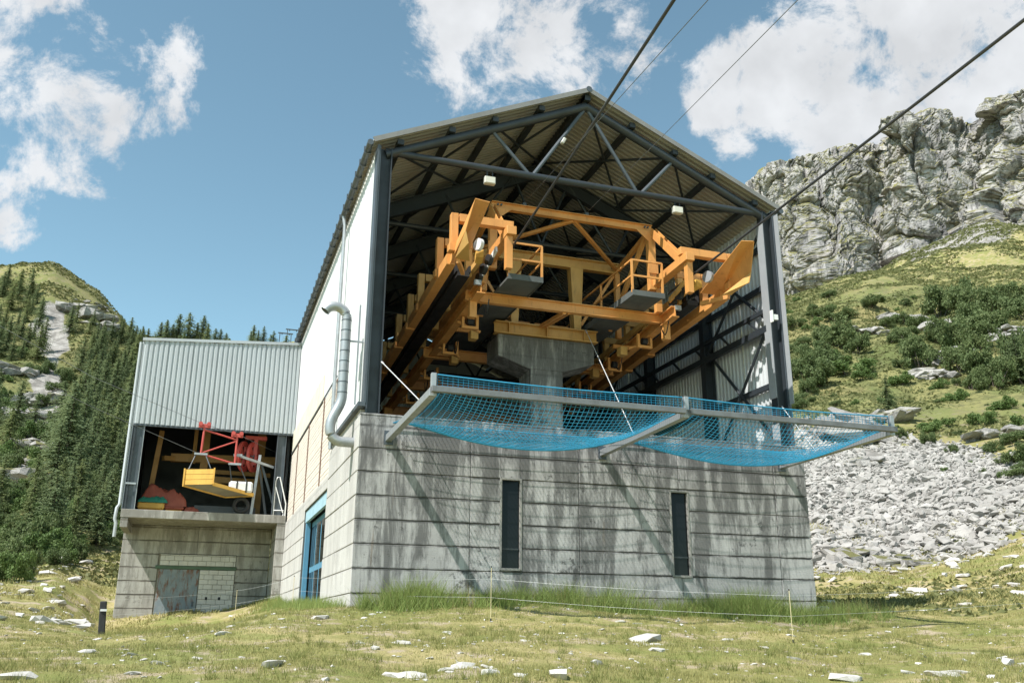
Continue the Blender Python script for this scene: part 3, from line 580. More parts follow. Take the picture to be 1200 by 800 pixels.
CON = [conifer_meshes(s, 10, sl_) for s, sl_ in ((1, 1.3), (2, 1.5), (3, 1.15), (4, 1.4), (5, 1.25), (6, 1.65))]
def tree(proto, x, y, h, label, group, name='conifer', wide=1.0):
    o = bpy.data.objects.new(name, None); COL.objects.link(o); o.location = (x, y, gz(x, y)-.1); s = h/10; o.rotation_euler.z = random.uniform(0, 6.28); o.empty_display_size = .5
    tag(o, label, 'tree', group)
    for nm, mesh in (('crown', proto[0]), ('trunk', proto[1])):
        c = bpy.data.objects.new(nm, mesh); COL.objects.link(c); c.parent = o; c.scale = (s*wide, s*wide, s)
    return o
def bush_meshes(seed, mat, leaf=.16, n=1500, stems=7):
    r = np.random.default_rng(seed); Q = []; lobes = [(r.uniform(-.75, .75), r.uniform(-.75, .75), r.uniform(.15, .85), r.uniform(.14, .36)) for _ in range(18)]
    for _ in range(n):
        lx, ly, lz, lr = lobes[r.integers(18)]; v = r.normal(size=3); v /= np.linalg.norm(v); c = np.array([lx, ly, lz])+v*lr*r.random()**.4*(1+.5*r.random()**4)*np.array([1, 1, .85])
        if c[2] < .02: c[2] = abs(c[2])*.5+.03
        a = r.normal(size=3); a /= np.linalg.norm(a); b = np.cross(a, v+r.normal(0, .5, 3)); b /= np.linalg.norm(b); s = leaf*r.uniform(.6, 1.3)
        Q += [c-a*s*.6, c+b*s*.42, c+a*s*.6, c-b*s*.42]
    Q = np.array(Q); me = np_mesh('foliage', Q, np.arange(len(Q)).reshape(-1, 4)); me.materials.append(mat)
    sb = MB()
    for k in range(stems):
        lx, ly, lz, lr = lobes[k]; sb.tube([(lx*.15, ly*.15, -.15), (lx*.6, ly*.6, lz*.5), (lx, ly, lz)], .028, 5, r2=.008)
    sm = bpy.data.meshes.new('stems'); sm.from_pydata(sb.v, [], sb.f); sm.materials.append(M['bark']); return me, sm
BUSH = [bush_meshes(20+i, M['leaves'], .075+.012*(i % 3), 4600) for i in range(4)]; BUSHL = [bush_meshes(40+i, M['leaves_light'], .08, 4200) for i in range(2)]
def bush(proto, x, y, w, h, label, group, name='shrub'):
    o = bpy.data.objects.new(name, None); COL.objects.link(o); o.location = (x, y, gz(x, y)-.15); o.rotation_euler.z = random.uniform(0, 6.28); o.empty_display_size = .5
    tag(o, label, 'shrub', group); sx_ = random.uniform(.75, 1.3)
    for nm, mesh in (('foliage', proto[0]), ('stems', proto[1])):
        c = bpy.data.objects.new(nm, mesh); COL.objects.link(c); c.parent = o; c.scale = (w/2*sx_, w/2/sx_, h)
    return o
CONIFERS = [(-12.1, 50.3, 4.5), (-9.2, 39.4, 3.5), (-10.4, 77.9, 3.8), (-39.6, 171.0, 4.5), (-8.9, 56.3, 4.2), (-48.8, 177.4, 4.5), (-16.0, 135.7, 6.1), (-9.3, 45.7, 4.5), (-17.3, 139.4, 5.8), (-22.2, 132.8, 5.2), (-9.9, 79.0, 4.2), (-11.5, 47.3, 3.5), (-13.5, 118.4, 6.2), (-11.6, 37.7, 4.2), (-23.4, 175.5, 4.8), (-14.0, 57.5, 7.6), (-16.1, 115.7, 5.7), (-12.5, 76.8, 6.7), (-11.8, 54.8, 2.9), (-14.2, 85.1, 6.6), (-14.2, 72.2, 4.5), (-10.9, 69.2, 4.5), (-39.2, 165.2, 5.8), (-13.1, 39.5, 2.8), (-16.1, 72.2, 7.3), (-48.1, 163.3, 4.1), (-15.2, 74.6, 7.0), (-20.2, 110.5, 6.8), (-11.7, 98.1, 4.6), (-43.5, 171.7, 5.3), (-38.9, 138.5, 4.5), (-9.9, 73.8, 7.5), (-33.6, 140.6, 5.3), (-40.4, 153.3, 3.3), (-11.7, 81.5, 4.5), (-40.7, 150.8, 6.2), (-11.8, 102.7, 5.2), (-18.3, 95.8, 7.2), (-44.3, 180.4, 4.9), (-21.2, 112.5, 4.4), (-9.9, 48.3, 2.9), (-15.3, 89.7, 4.8), (-53.1, 178.9, 3.9), (-10.4, 58.6, 3.7), (-16.9, 127.7, 5.5), (-22.4, 140.3, 7.0), (-19.3, 128.9, 4.6), (-18.6, 93.5, 6.8), (-12.8, 62.2, 5.1), (-17.3, 93.8, 5.2), (-19.8, 163.6, 5.6), (-14.1, 78.5, 4.6), (-16.0, 95.2, 5.8), (-20.8, 123.2, 5.8), (-16.0, 81.4, 6.4), (-18.6, 146.7, 4.8), (-35.5, 158.2, 5.8), (-47.6, 167.9, 5.4), (-15.9, 45.4, 3.6), (-10.8, 84.3, 4.5), (-18.7, 118.9, 7.4), (-35.0, 152.4, 3.9), (-10.6, 53.1, 4.0), (-13.1, 96.0, 6.0), (-16.5, 151.4, 5.2), (-45.0, 163.0, 3.3), (-16.0, 118.2, 3.9), (-40.0, 176.7, 4.7), (-14.0, 116.9, 5.1), (-13.9, 121.6, 7.4), (-31.4, 141.8, 6.2), (-17.3, 146.2, 6.1), (-27.7, 96.5, 7.0), (-21.9, 159.9, 3.6), (-13.5, 99.0, 4.4), (-19.4, 180.7, 3.9), (-17.8, 154.8, 6.8), (-7.8, 49.5, 4.4), (-13.4, 89.5, 6.6), (-16.6, 75.5, 7.4), (-15.6, 127.5, 6.1), (-46.0, 153.5, 4.1), (-15.6, 144.1, 4.3), (-20.8, 71.2, 5.0), (-12.6, 83.0, 4.0), (-21.2, 148.5, 4.2), (-43.7, 146.0, 5.5), (-22.8, 147.5, 3.9), (-14.4, 118.5, 5.5), (-16.9, 87.4, 5.4), (-20.9, 131.1, 6.3), (-33.1, 135.1, 3.2), (-10.4, 42.5, 3.2), (-37.0, 152.4, 4.4), (-32.5, 113.2, 4.9), (-15.5, 120.8, 5.3), (-22.5, 129.5, 5.1), (-17.3, 97.9, 3.7), (-19.8, 126.0, 5.6), (-18.4, 168.9, 4.9), (-31.0, 169.4, 4.6), (-50.4, 175.0, 4.4), (-19.0, 111.9, 7.4), (-7.7, 45.3, 3.8), (-11.7, 73.2, 4.0), (-11.7, 40.2, 3.3), (-7.7, 54.1, 4.3), (-21.1, 172.4, 5.6), (-23.9, 167.0, 5.3), (-14.0, 53.2, 4.5), (-34.3, 134.1, 4.3), (-17.8, 124.2, 6.7), (-20.4, 118.2, 4.1), (-12.6, 47.1, 3.3), (-47.4, 180.7, 4.1), (-13.7, 61.2, 4.3), (-42.5, 182.0, 6.8), (-42.6, 159.9, 4.9), (-14.4, 91.9, 6.4), (-19.0, 139.5, 5.1), (-36.7, 135.6, 6.8), (-12.3, 64.5, 5.0), (-19.8, 116.5, 5.1), (-22.3, 169.0, 5.6), (-24.7, 163.5, 2.8), (-12.1, 96.5, 5.4), (-21.3, 143.8, 3.9), (-36.3, 139.6, 6.4), (-12.1, 93.6, 6.9), (-17.7, 112.4, 4.8), (-20.3, 141.7, 5.4), (-14.7, 50.0, 3.0), (-14.6, 112.6, 7.3), (-45.9, 159.8, 3.7), (-27.6, 167.3, 3.7), (-51.3, 181.1, 5.0), (-14.6, 130.6, 7.3), (-17.7, 85.1, 4.8), (-29.8, 154.9, 5.5), (-19.8, 54.0, 4.4), (-43.2, 152.0, 5.7), (-25.5, 86.3, 6.1), (-23.8, 140.9, 4.7), (-38.3, 133.7, 4.1), (-17.5, 129.6, 6.9), (-37.4, 168.8, 4.8), (-35.3, 122.9, 3.7), (-15.1, 84.1, 5.3), (-9.7, 52.0, 3.2), (-41.9, 161.9, 3.3), (-17.2, 115.7, 6.9), (-23.1, 85.7, 6.5), (-21.6, 123.8, 4.5), (-15.0, 61.8, 4.3), (-26.5, 154.8, 3.2), (-13.2, 74.9, 5.7), (-18.1, 116.0, 4.9), (-10.8, 73.9, 4.5), (-13.2, 68.8, 6.5), (-11.0, 94.8, 5.0), (-13.7, 43.9, 3.0), (-17.1, 80.5, 3.7), (-38.7, 156.7, 4.0), (-10.2, 83.5, 5.3), (-13.5, 81.5, 5.0), (-20.2, 114.4, 5.4), (-10.3, 37.4, 3.6), (-15.9, 97.9, 3.8), (-14.9, 79.6, 4.1), (-12.8, 44.3, 3.1), (-16.4, 92.5, 6.6), (-23.9, 132.2, 5.8), (-8.6, 62.1, 4.1), (-14.1, 127.7, 5.2), (-11.6, 44.2, 3.7), (-20.4, 95.5, 5.9), (-21.0, 83.3, 5.0), (-40.0, 136.4, 4.1), (-30.8, 134.8, 6.3), (-15.1, 117.3, 5.2), (-24.4, 150.0, 5.2), (-11.8, 84.2, 3.9), (-15.5, 42.4, 3.0), (-23.9, 154.4, 4.8), (-13.9, 96.8, 4.3), (-1.7, 169.0, 8.7), (5.4, 120.7, 8.3), (-2.5, 191.0, 7.2), (-7.3, 135.2, 7.9), (-4.3, 121.8, 7.1), (-10.8, 121.6, 7.0), (10.4, 177.2, 8.7), (-13.8, 164.5, 7.9), (-11.3, 151.5, 7.6), (-5.6, 165.2, 7.2), (-7.1, 155.8, 7.3), (-1.0, 154.6, 8.0), (-6.1, 109.5, 7.3), (7.7, 188.9, 8.5), (-10.2, 159.4, 8.3), (6.3, 156.9, 7.4), (-1.0, 105.3, 7.4), (-6.4, 192.5, 8.8), (0.7, 189.7, 7.2), (-8.8, 129.3, 8.0), (-2.8, 113.7, 8.4), (-9.4, 104.8, 7.2), (3.7, 203.7, 8.0), (10.4, 159.6, 7.9), (-3.2, 157.3, 8.5), (-9.5, 141.1, 8.2)]
SKYLINE = [(-48.0, 186.2, 5.2), (-45.0, 183.8, 4.7), (-42.1, 181.8, 4), (-47.7, 182.2, 5.3), (-41.0, 172.9, 4.5), (-25.2, 174.3, 4), (-21.1, 171.5, 4.7), (-20.4, 177.4, 4.1), (-18.2, 179.5, 4.2), (-17.2, 202.3, 5.9), (-16.0, 203.7, 6.6), (-13.4, 205.8, 8.1), (-14.6, 204.1, 5.9), (-11.2, 208.6, 8.6), (-9.2, 209.7, 6.1), (-7.9, 212.6, 7.9), (-6.7, 215.1, 5.3), (-4.8, 223.2, 5.0), (-3.5, 223.8, 4.8), (-2.0, 224.4, 4), (5.4, 236.9, 5.6), (6.6, 233.2, 4), (8.0, 232.8, 5.2), (10.8, 233.6, 4.1)]
SHRUBS_L = [(-15.3, 44.1, 1.7, 1.1), (-10.3, 49.3, 2.0, 1.4), (-11.4, 45.0, 1.4, 0.8), (-14.0, 49.8, 1.5, 1.0), (-12.8, 39.7, 1.5, 1.1), (-16.7, 47.5, 2.1, 1.2), (-9.8, 34.9, 1.5, 1.1), (-11.5, 40.9, 1.7, 1.1), (-13.0, 33.2, 1.2, 0.8), (-17.2, 50.8, 2.2, 1.7), (-13.8, 42.1, 1.1, 0.8), (-14.0, 44.6, 2.1, 1.3), (-14.3, 55.3, 1.0, 0.6), (-12.4, 37.2, 1.8, 1.2), (-16.0, 41.1, 1.7, 1.5), (-8.9, 51.0, 1.8, 1.4), (-14.3, 38.4, 2.1, 1.4), (-12.2, 26.4, 1.5, 1.3), (-11.6, 25.8, 1.2, 0.7), (-12.1, 38.5, 1.9, 1.4), (-12.8, 57.9, 2.2, 1.6), (-9.4, 55.2, 1.4, 1.1), (-11.5, 42.4, 2.0, 1.7), (-17.6, 49.8, 2.3, 1.4), (-12.3, 55.3, 1.8, 1.4), (-16.6, 54.8, 1.1, 0.7), (-10.9, 54.5, 1.1, 0.7), (-8.5, 41.0, 1.7, 1.0), (-11.0, 33.9, 2.3, 1.7), (-12.4, 50.3, 1.3, 0.8), (-15.7, 47.5, 2.0, 1.2), (-11.0, 37.4, 1.4, 1.0), (-11.0, 26.0, 2.1, 1.3), (-9.5, 43.6, 1.3, 0.9), (-10.0, 36.9, 1.7, 1.1), (-14.8, 50.0, 2.0, 1.2), (-12.6, 33.3, 2.2, 1.7), (-12.7, 40.3, 1.0, 0.8), (-12.1, 35.9, 2.3, 2.0), (-14.7, 41.1, 2.3, 1.3), (-12.8, 35.2, 1.7, 1.5), (-13.6, 34.1, 1.9, 1.3), (-7.7, 43.2, 2.2, 1.5), (-18.5, 57.1, 2.3, 1.7), (-9.7, 48.1, 1.3, 1.0), (-15.9, 46.4, 2.0, 1.2), (-13.1, 43.7, 1.6, 1.2), (-9.8, 32.6, 1.5, 0.9), (-11.0, 44.9, 1.4, 1.2), (-13.5, 54.3, 1.3, 0.9), (-13.8, 46.7, 1.8, 1.6), (-15.7, 48.9, 1.6, 1.4), (-13.6, 40.7, 1.4, 0.8), (-14.7, 39.6, 1.2, 0.9), (-16.0, 56.8, 1.3, 1.1), (-17.8, 48.3, 1.8, 1.6), (-11.3, 61.9, 2.0, 1.5), (-10.6, 46.3, 2.1, 1.7), (-12.1, 39.8, 2.2, 1.8), (-14.7, 46.6, 1.8, 1.5), (-10.6, 43.8, 2.3, 1.7), (-11.2, 49.6, 1.9, 1.3), (-19.5, 57.2, 1.4, 1.0), (-11.3, 37.0, 2.2, 1.8), (-13.4, 47.4, 1.2, 0.8), (-10.2, 59.5, 1.5, 1.3), (-11.5, 46.8, 1.7, 1.1), (-12.8, 36.7, 2.1, 1.3), (-13.8, 38.5, 1.3, 0.7), (-12.3, 35.5, 1.1, 0.8), (-9.3, 52.3, 1.7, 1.2), (-11.9, 40.7, 1.3, 0.9), (-11.5, 53.7, 2.1, 1.8), (-11.2, 32.5, 1.1, 0.7), (-17.7, 55.8, 1.7, 0.9), (-13.4, 39.5, 2.3, 1.4), (-10.5, 35.1, 2.0, 1.7), (-10.6, 22.5, 1.8, 1.4), (-15.0, 53.7, 1.4, 1.0), (-8.5, 48.1, 1.1, 0.9), (-18.5, 51.7, 1.0, 0.7), (-10.1, 31.5, 1.5, 1.0), (-12.4, 47.1, 1.9, 1.4), (-8.4, 43.2, 2.0, 1.2), (-15.5, 39.0, 1.8, 1.4), (-11.7, 22.6, 1.6, 1.3), (-11.7, 36.5, 1.9, 1.2), (-13.9, 33.5, 1.5, 0.8), (-9.0, 49.1, 1.8, 1.5), (-12.8, 51.7, 1.1, 1.0), (-24.6, 95.1, 3.1, 1.7), (-25.1, 120.5, 2.8, 1.6), (-28.1, 129.2, 2.5, 2.0), (-24.4, 123.8, 3.2, 2.4), (-33.3, 136.8, 2.6, 1.6), (-20.7, 83.0, 3.1, 2.0), (-33.3, 121.3, 2.3, 1.5), (-18.9, 82.9, 3.4, 2.3), (-19.5, 68.6, 2.5, 1.6), (-13.8, 58.2, 3.4, 1.9), (-31.8, 121.8, 2.1, 1.2), (-15.8, 60.7, 2.7, 1.9), (-36.9, 129.4, 2.4, 1.5), (-29.3, 115.2, 3.0, 1.6), (-28.8, 96.4, 3.3, 2.6), (-39.7, 137.1, 2.5, 1.8), (-22.6, 82.9, 2.2, 1.7), (-35.3, 124.3, 1.9, 1.0), (-19.3, 93.4, 2.9, 1.9), (-17.6, 80.4, 3.5, 2.4), (-18.9, 63.2, 2.2, 1.5), (-29.6, 126.9, 3.3, 1.9), (-26.6, 108.4, 2.8, 2.0), (-30.3, 111.1, 3.3, 2.1), (-14.9, 62.6, 3.3, 1.8), (-30.4, 108.5, 2.4, 1.8), (-21.3, 97.4, 2.1, 1.6), (-22.4, 68.2, 2.6, 1.3), (-20.3, 65.3, 3.5, 2.8), (-29.2, 104.4, 2.3, 1.7), (-21.3, 76.1, 2.8, 2.0), (-21.2, 92.2, 2.6, 1.5), (-25.7, 115.0, 2.9, 1.8), (-24.5, 81.6, 2.8, 1.4), (-30.7, 115.6, 2.2, 1.7)]
SHRUBS_R = [(83.5, 84.8, 6.4, 4.6, 0), (80.3, 77.9, 4.2, 2.8, 0), (83.2, 86.9, 3.7, 3.2, 0), (71.9, 76.9, 4.8, 2.9, 0), (71.4, 73.7, 4.3, 3.0, 0), (68.0, 72.9, 4.4, 2.9, 0), (67.0, 69.3, 4.5, 3.1, 0), (64.4, 68.0, 3.6, 2.2, 0), (57.7, 60.6, 2.7, 1.5, 0), (80.6, 66.7, 4.6, 4.1, 0), (83.1, 70.2, 3.8, 2.7, 0), (85.7, 74.1, 3.5, 2.3, 0), (84.9, 75.5, 3.5, 2.1, 0), (112.2, 94.4, 7.3, 5.0, 0), (115.8, 94.4, 7.4, 4.4, 0), (109.0, 84.3, 7.4, 4.7, 0), (108.4, 80.6, 6.7, 4.9, 0), (98.9, 76.7, 5.6, 3.8, 0), (97.1, 72.3, 5.9, 3.7, 0), (99.7, 71.7, 4.9, 3.7, 0), (113.9, 80.6, 6.4, 3.9, 0), (108.2, 73.8, 5.2, 3.9, 0), (89.3, 69.3, 4.6, 3.5, 0), (90.4, 67.7, 5.3, 3.7, 0), (89.1, 72.2, 4.0, 3.5, 0), (81.8, 61.3, 4.2, 3.6, 0), (78.4, 55.8, 4.6, 3.6, 0), (77.8, 53.6, 3.9, 3.3, 0), (75.5, 54.3, 3.3, 2.5, 0), (81.7, 56.1, 3.7, 2.7, 0), (84.0, 55.8, 3.5, 5.2, 0), (80.8, 51.8, 4.0, 4.0, 0), (107.9, 105.5, 6.0, 2.1, 0), (99.6, 109.5, 5.3, 1.8, 0), (100.5, 105.0, 5.8, 2.0, 0), (93.5, 109.0, 4.3, 2.0, 0), (76.3, 87.5, 3.1, 1.9, 0), (66.2, 73.2, 2.5, 1.7, 0), (56.4, 41.2, 2.3, 1.2, 1), (60.8, 39.9, 2.4, 1.3, 1), (66.5, 42.6, 2.9, 1.4, 1), (54.2, 30.7, 2.5, 1.2, 0), (50.9, 26.9, 2.3, 1.3, 0), (59.0, 41.9, 2.1, 0.9, 1), (52.4, 31.4, 2.1, 1.0, 0), (49.8, 27.7, 1.9, 0.9, 0), (46.3, 23.6, 1.8, 0.8, 0), (71.9, 69.6, 5.3, 2.1, 1), (73.7, 73.2, 3.9, 1.7, 1), (71.5, 66.9, 3.7, 1.4, 1), (73.3, 62.7, 3.6, 1.6, 1), (53.7, 38.7, 1.8, 1.2, 0), (56.3, 47.4, 1.6, 1.1, 0), (54.1, 42.4, 1.4, 0.9, 0), (71.7, 53.2, 2.8, 1.5, 1), (59.3, 34.3, 2.7, 1.5, 1), (73.7, 57.2, 2.4, 1.2, 1), (105.0, 94.7, 3.7, 2.0, 0), (99.2, 85.2, 4.0, 2.4, 0), (100.6, 93.8, 4.1, 1.9, 0), (79.6, 87.6, 3.2, 1.7, 0), (61.9, 66.9, 2.0, 1.2, 0), (133.8, 99.6, 4.2, 2.0, 0), (113.6, 103.3, 2.4, 1.2, 0), (108.5, 130.8, 3.2, 1.8, 1), (56.3, 45.2, 0.9, 0.5, 1), (86.5, 62.9, 1.2, 0.7, 1), (94.0, 106.2, 2.1, 1.2, 1), (55.1, 52.9, 1.0, 0.5, 1), (75.0, 76.7, 2.1, 1.2, 1), (51.1, 52.7, 1.2, 0.7, 0), (53.0, 49.0, 1.6, 0.9, 1), (63.9, 54.6, 0.7, 0.4, 0), (78.0, 68.0, 2.0, 1.1, 0), (64.0, 59.7, 1.5, 0.8, 1), (75.5, 56.4, 1.4, 0.8, 0), (123.2, 92.4, 1.9, 1.0, 0), (62.1, 60.8, 1.5, 0.8, 0), (86.6, 56.3, 1.4, 0.8, 0), (56.9, 38.8, 0.9, 0.5, 0), (109.7, 123.5, 2.8, 1.6, 0), (115.4, 142.0, 3.4, 1.9, 1), (111.5, 103.3, 1.6, 0.9, 1), (102.7, 110.2, 2.2, 1.2, 1), (48.6, 25.5, 1.3, 0.7, 0), (91.1, 92.9, 1.7, 0.9, 1), (52.5, 29.5, 0.9, 0.5, 1), (65.0, 64.3, 1.0, 0.5, 0), (61.5, 69.5, 1.6, 0.9, 0), (117.2, 128.4, 3.3, 1.8, 0), (61.7, 64.0, 1.2, 0.7, 0), (101.1, 71.1, 1.3, 0.7, 1), (47.3, 27.5, 1.1, 0.6, 0), (116.9, 104.5, 1.2, 0.6, 1), (49.1, 30.1, 0.8, 0.4, 1), (122.6, 145.8, 1.9, 1.1, 1), (89.9, 58.1, 2.1, 1.2, 1), (46.7, 25.3, 0.9, 0.5, 1), (96.7, 110.0, 1.5, 0.8, 1), (82.7, 59.5, 1.6, 0.9, 0), (51.8, 34.4, 1.3, 0.7, 0), (69.9, 53.9, 0.8, 0.5, 0), (68.3, 45.8, 0.7, 0.4, 0), (86.4, 60.6, 1.0, 0.6, 1), (68.9, 42.0, 1.0, 0.6, 1), (66.4, 57.8, 1.7, 0.9, 1), (68.5, 56.4, 1.0, 0.5, 0), (54.1, 47.9, 1.5, 0.8, 1), (96.3, 106.4, 2.8, 1.6, 1), (53.8, 29.0, 0.7, 0.4, 0), (57.3, 50.8, 1.4, 0.8, 1), (46.7, 30.3, 0.7, 0.4, 1)]
def plant_az(x, y): return math.degrees(math.atan2(x-CX, y-CY)), math.hypot(x-CX, y-CY)
def conifer_label(x, y, h):
    a, d = plant_az(x, y)
    return '%s conifer of the left hillside stand, %s, %s' % ('tall' if h > 7.5 else ('medium' if h > 5.5 else 'short'), 'at the left edge' if a < -9.3 else ('beside the rocky gully' if a < -7.2 else ('left of the annex' if a < -4 else 'behind the annex')), 'low down' if d < 85 else ('halfway up' if d < 140 else 'high up'))
def shrub_label(x, y, w, right):
    a, d = plant_az(x, y)
    if right: return '%s shrub on the cliff slope, %s, %s' % ('broad' if w > 5 else ('medium' if w > 2.8 else 'small'), 'beside the hall column' if a < 40 else ('above the net tip' if a < 43.5 else ('mid slope' if a < 47 else 'at the right edge')), 'just above the scree' if d < 100 else ('midway' if d < 150 else 'high up'))
    return '%s leafy shrub of the left thicket, %s, %s' % ('broad' if w > 2.8 else 'small', 'at the left edge' if a < -9 else ('between edge and annex' if a < -6.5 else 'close to the annex'), 'low down' if d < 75 else 'up in the gully')
for n, (x, y, h) in enumerate(CONIFERS): tree(CON[n % 6], x, y, h, conifer_label(x, y, h), 'conifers of the hillside stand', wide=random.uniform(.95, 1.35))
for n, (x, y, h) in enumerate(SKYLINE): tree(CON[(n*5) % 6], x, y, h, ('tall' if h > 6 else 'short')+' conifer against the sky, '+('above the left edge of the hill' if x < -30 else ('above the left half of the annex roof' if x < 0 else 'above the right half of the annex roof')), 'conifers along the left crest', wide=random.uniform(1.3, 1.6))
tree(CON[1], 61.1, 51.3, 4.2, 'small dark conifer alone on the slope behind the right end of the net', None, wide=1.25)
tree(CON[3], 80.6, 52.6, 6.5, 'dark conifer at the right edge among the slope shrubs', None, wide=1.2)
for n, (x, y, w, h) in enumerate(SHRUBS_L): bush((BUSH+BUSHL)[n % 6], x, y, w, h, shrub_label(x, y, w, 0), 'shrubs of the left hillside')
for n, (x, y, w, h, l) in enumerate(SHRUBS_R): bush(BUSHL[n % 2] if l else BUSH[n % 4], x, y, w, h, shrub_label(x, y, w, 1), 'shrubs on the slope below the cliff')

for n in range(30):
    a_, d_ = random.uniform(18, 35.5), random.uniform(92, 190); x, y = pol(a_, d_); w = random.uniform(2, 5); bush(BUSH[n % 4], x, y, w, w*.6, ('broad' if w > 3.5 else 'small')+' shrub on the slope hidden behind the hall, '+('low' if d_ < 140 else 'high')+' on the hillside', 'shrubs behind the hall')


# ================================================================ STATION HALL
W_, L_ = 12.5, 24.0
HC, HE, HR = 4.38, 11.91, 14.74
hall = thing('cableway_station', 'tall concrete and steel cableway hall with open gabled front and white clad side', 'building')
_pc = {}
def panel_box(name, a, b, mat, parent, bev=0.006):
    """bevelled box part; meshes are shared between pieces of one size"""
    sx, sy, sz = (round(b[i]-a[i], 3) for i in range(3)); k = (sx, sy, sz, mat.name, bev)
    if k not in _pc:
        m = MB().box((-sx/2, -sy/2, -sz/2), (sx/2, sy/2, sz/2)); o = m.build(name, mat, None, bevel=bev); _pc[k] = o.data; bpy.data.objects.remove(o)
    c = Vector([(a[i]+b[i])/2 for i in range(3)])-wloc(parent); return link(name, _pc[k], mat, parent, loc=c)
def lifts(core, mat, axis, face, outw, us, zs, openings=(), gap=0.005, th=0.03, name='concrete_panel'):
    """formwork panels proud of a wall core; axis 'x' -> wall along x at y=face, 'y' -> along y at x=face; outw = +-1 outward sign"""
    for i in range(len(us)-1):
        for j in range(len(zs)-1):
            u0, u1, z0, z1 = us[i]+gap, us[i+1]-gap, zs[j]+gap*1.2, zs[j+1]-gap*1.2
            rects = [(u0, u1, z0, z1)]
            for (a, b, c, d) in openings:
                nr = []
                for (p, q, r, s) in rects:
                    if b <= p or a >= q or d <= r or c >= s: nr.append((p, q, r, s)); continue
                    if a > p: nr.append((p, a, r, s))
                    if b < q: nr.append((b, q, r, s))
                    m0, m1 = max(p, a), min(q, b)
                    if c > r: nr.append((m0, m1, r, c))
                    if d < s: nr.append((m0, m1, d, s))
                rects = nr
            pr = random.choice((0, .004, .008, .012)) 
            for (p, q, r, s) in rects:
                if q-p < .03 or s-r < .03: continue
                f0, f1 = face, face+outw*(th+pr)
                if axis == 'x': panel_box(name, (p, min(f0, f1), r), (q, max(f0, f1), s), mat, core, .012)
                else: panel_box(name, (min(f0, f1), p, r), (max(f0, f1), q, s), mat, core, .012)
ZS = [-1.4, -.87, -.315, .24, .795, 1.35, 1.91, 2.47, 3.03, 3.585, 4.38]
WIN = [(3.57, 4.10, .87, 3.04), (8.23, 8.76, .81, 2.97)]
def wall_with_openings(x0, x1, z0, z1, ops, y0, y1):
    m = MB(); xs = sorted({x0, x1, *[v for o in ops for v in o[:2]]})
    for a, b in zip(xs[:-1], xs[1:]):
        o = [q for q in ops if q[0] <= a and q[1] >= b]
        if o: m.box((a, y0, z0), (b, y1, o[0][2])); m.box((a, y0, o[0][3]), (b, y1, z1))
        else: m.box((a, y0, z0), (b, y1, z1))
    return m
fw = wall_with_openings(0.035, W_-.035, -1.6, HC-.002, WIN, .035, .40).build('front_wall', M['joint'], hall)
lifts(fw, M['concrete'], 'x', .035, -1, [0, 2.79, 5.65, 8.5, 11.46, W_], ZS, WIN)
for (a, b, c, d) in WIN:
    w = MB().box((a-.02, -.012, c-.03), (a+.03, .16, d+.02)).box((b-.03, -.012, c-.03), (b+.02, .16, d+.02)).box((a+.03, -.012, d-.03), (b-.03, .16, d+.02)).box((a+.03, -.03, c-.04), (b-.03, .16, c+.015)).build('window', M['window_frame'], hall, bevel=.003)
    MB().box((a+.036, .07, c+.02), (b-.036, .09, d-.036)).build('pane', M['glass'], w)
    MB().box((a+.036, .05, c+.45), (b-.036, .10, c+.49)).build('glazing_bar', M['dark_steel'], w)
cop = MB().box((.0, .0, HC), (W_, .42, HC+.05)).build('wall_coping', M['concrete'], hall, bevel=.01)
# left side: concrete base with lifts, the block at the front stands higher
DOOR = (5.3, 11.1, -1.6, 3.35)
sw = MB().box((.035, .405, -1.6), (.4, 5.3, HC-.002)).box((.035, 5.3, 3.35), (.4, 18.9, 3.72)).box((.035, 11.1, -1.6), (.4, 18.9, 3.348)).build('side_wall', M['joint'], hall)
lifts(sw, M['concrete_side'], 'y', .035, -1, [.0, 2.7, 5.3], ZS)
lifts(sw, M['concrete_side'], 'y', .035, -1, [11.1, 13.8, 18.4], ZS[:-2]+[3.72])
lifts(sw, M['concrete_side'], 'y', .035, -1, [5.3, 8.2, 11.1], [3.35, 3.72])
rw = MB().box((W_-.4, .405, -1.6), (W_-.035, L_, HC-.002)).build('side_wall', M['joint'], hall)
lifts(rw, M['concrete'], 'y', W_-.035, 1, [0, 2.8, 5.6, 8.4, 11.2, 14, 16.8, 19.6, 24], ZS)
MB().box((.42, .42, 3.7), (W_-.42, L_-.1, HC-.35)).build('floor_slab', M['concrete_pier'], hall)
MB().box((.03, L_-.3, -1.6), (W_-.03, L_, HE-.05)).build('rear_wall', M['inner_metal'], hall)
# side door: pale blue head, blue leaf with glazing
dr = MB().box((.06, 5.32, 2.95), (.16, 11.08, 3.33)).build('door_lintel', M['pale_blue'], hall)
for y in (5.32, 10.84): MB().box((.08, y, -.6), (.22, y+.24, 2.95)).build('door_post', M['blue_paint'], hall)
for k in range(4):
    y0 = 5.58+k*1.31; lf = MB().box((.27, y0, -.6), (.32, y0+1.28, 2.94)).build('door_leaf', M['blue_paint'], hall, bevel=.005)
    for c in range(2):
        MB().box((.255, y0+.12+c*.55, 1.45), (.268, y0+.60+c*.55, 2.75)).build('pane', M['glass'], lf); MB().box((.255, y0+.12+c*.55, .1), (.268, y0+.60+c*.55, 1.25)).build('pane', M['glass'], lf)
MB().box((.42, 5.3, -.6), (.5, 11.1, 3.7)).build('door_reveal', M['dark_steel'], hall)
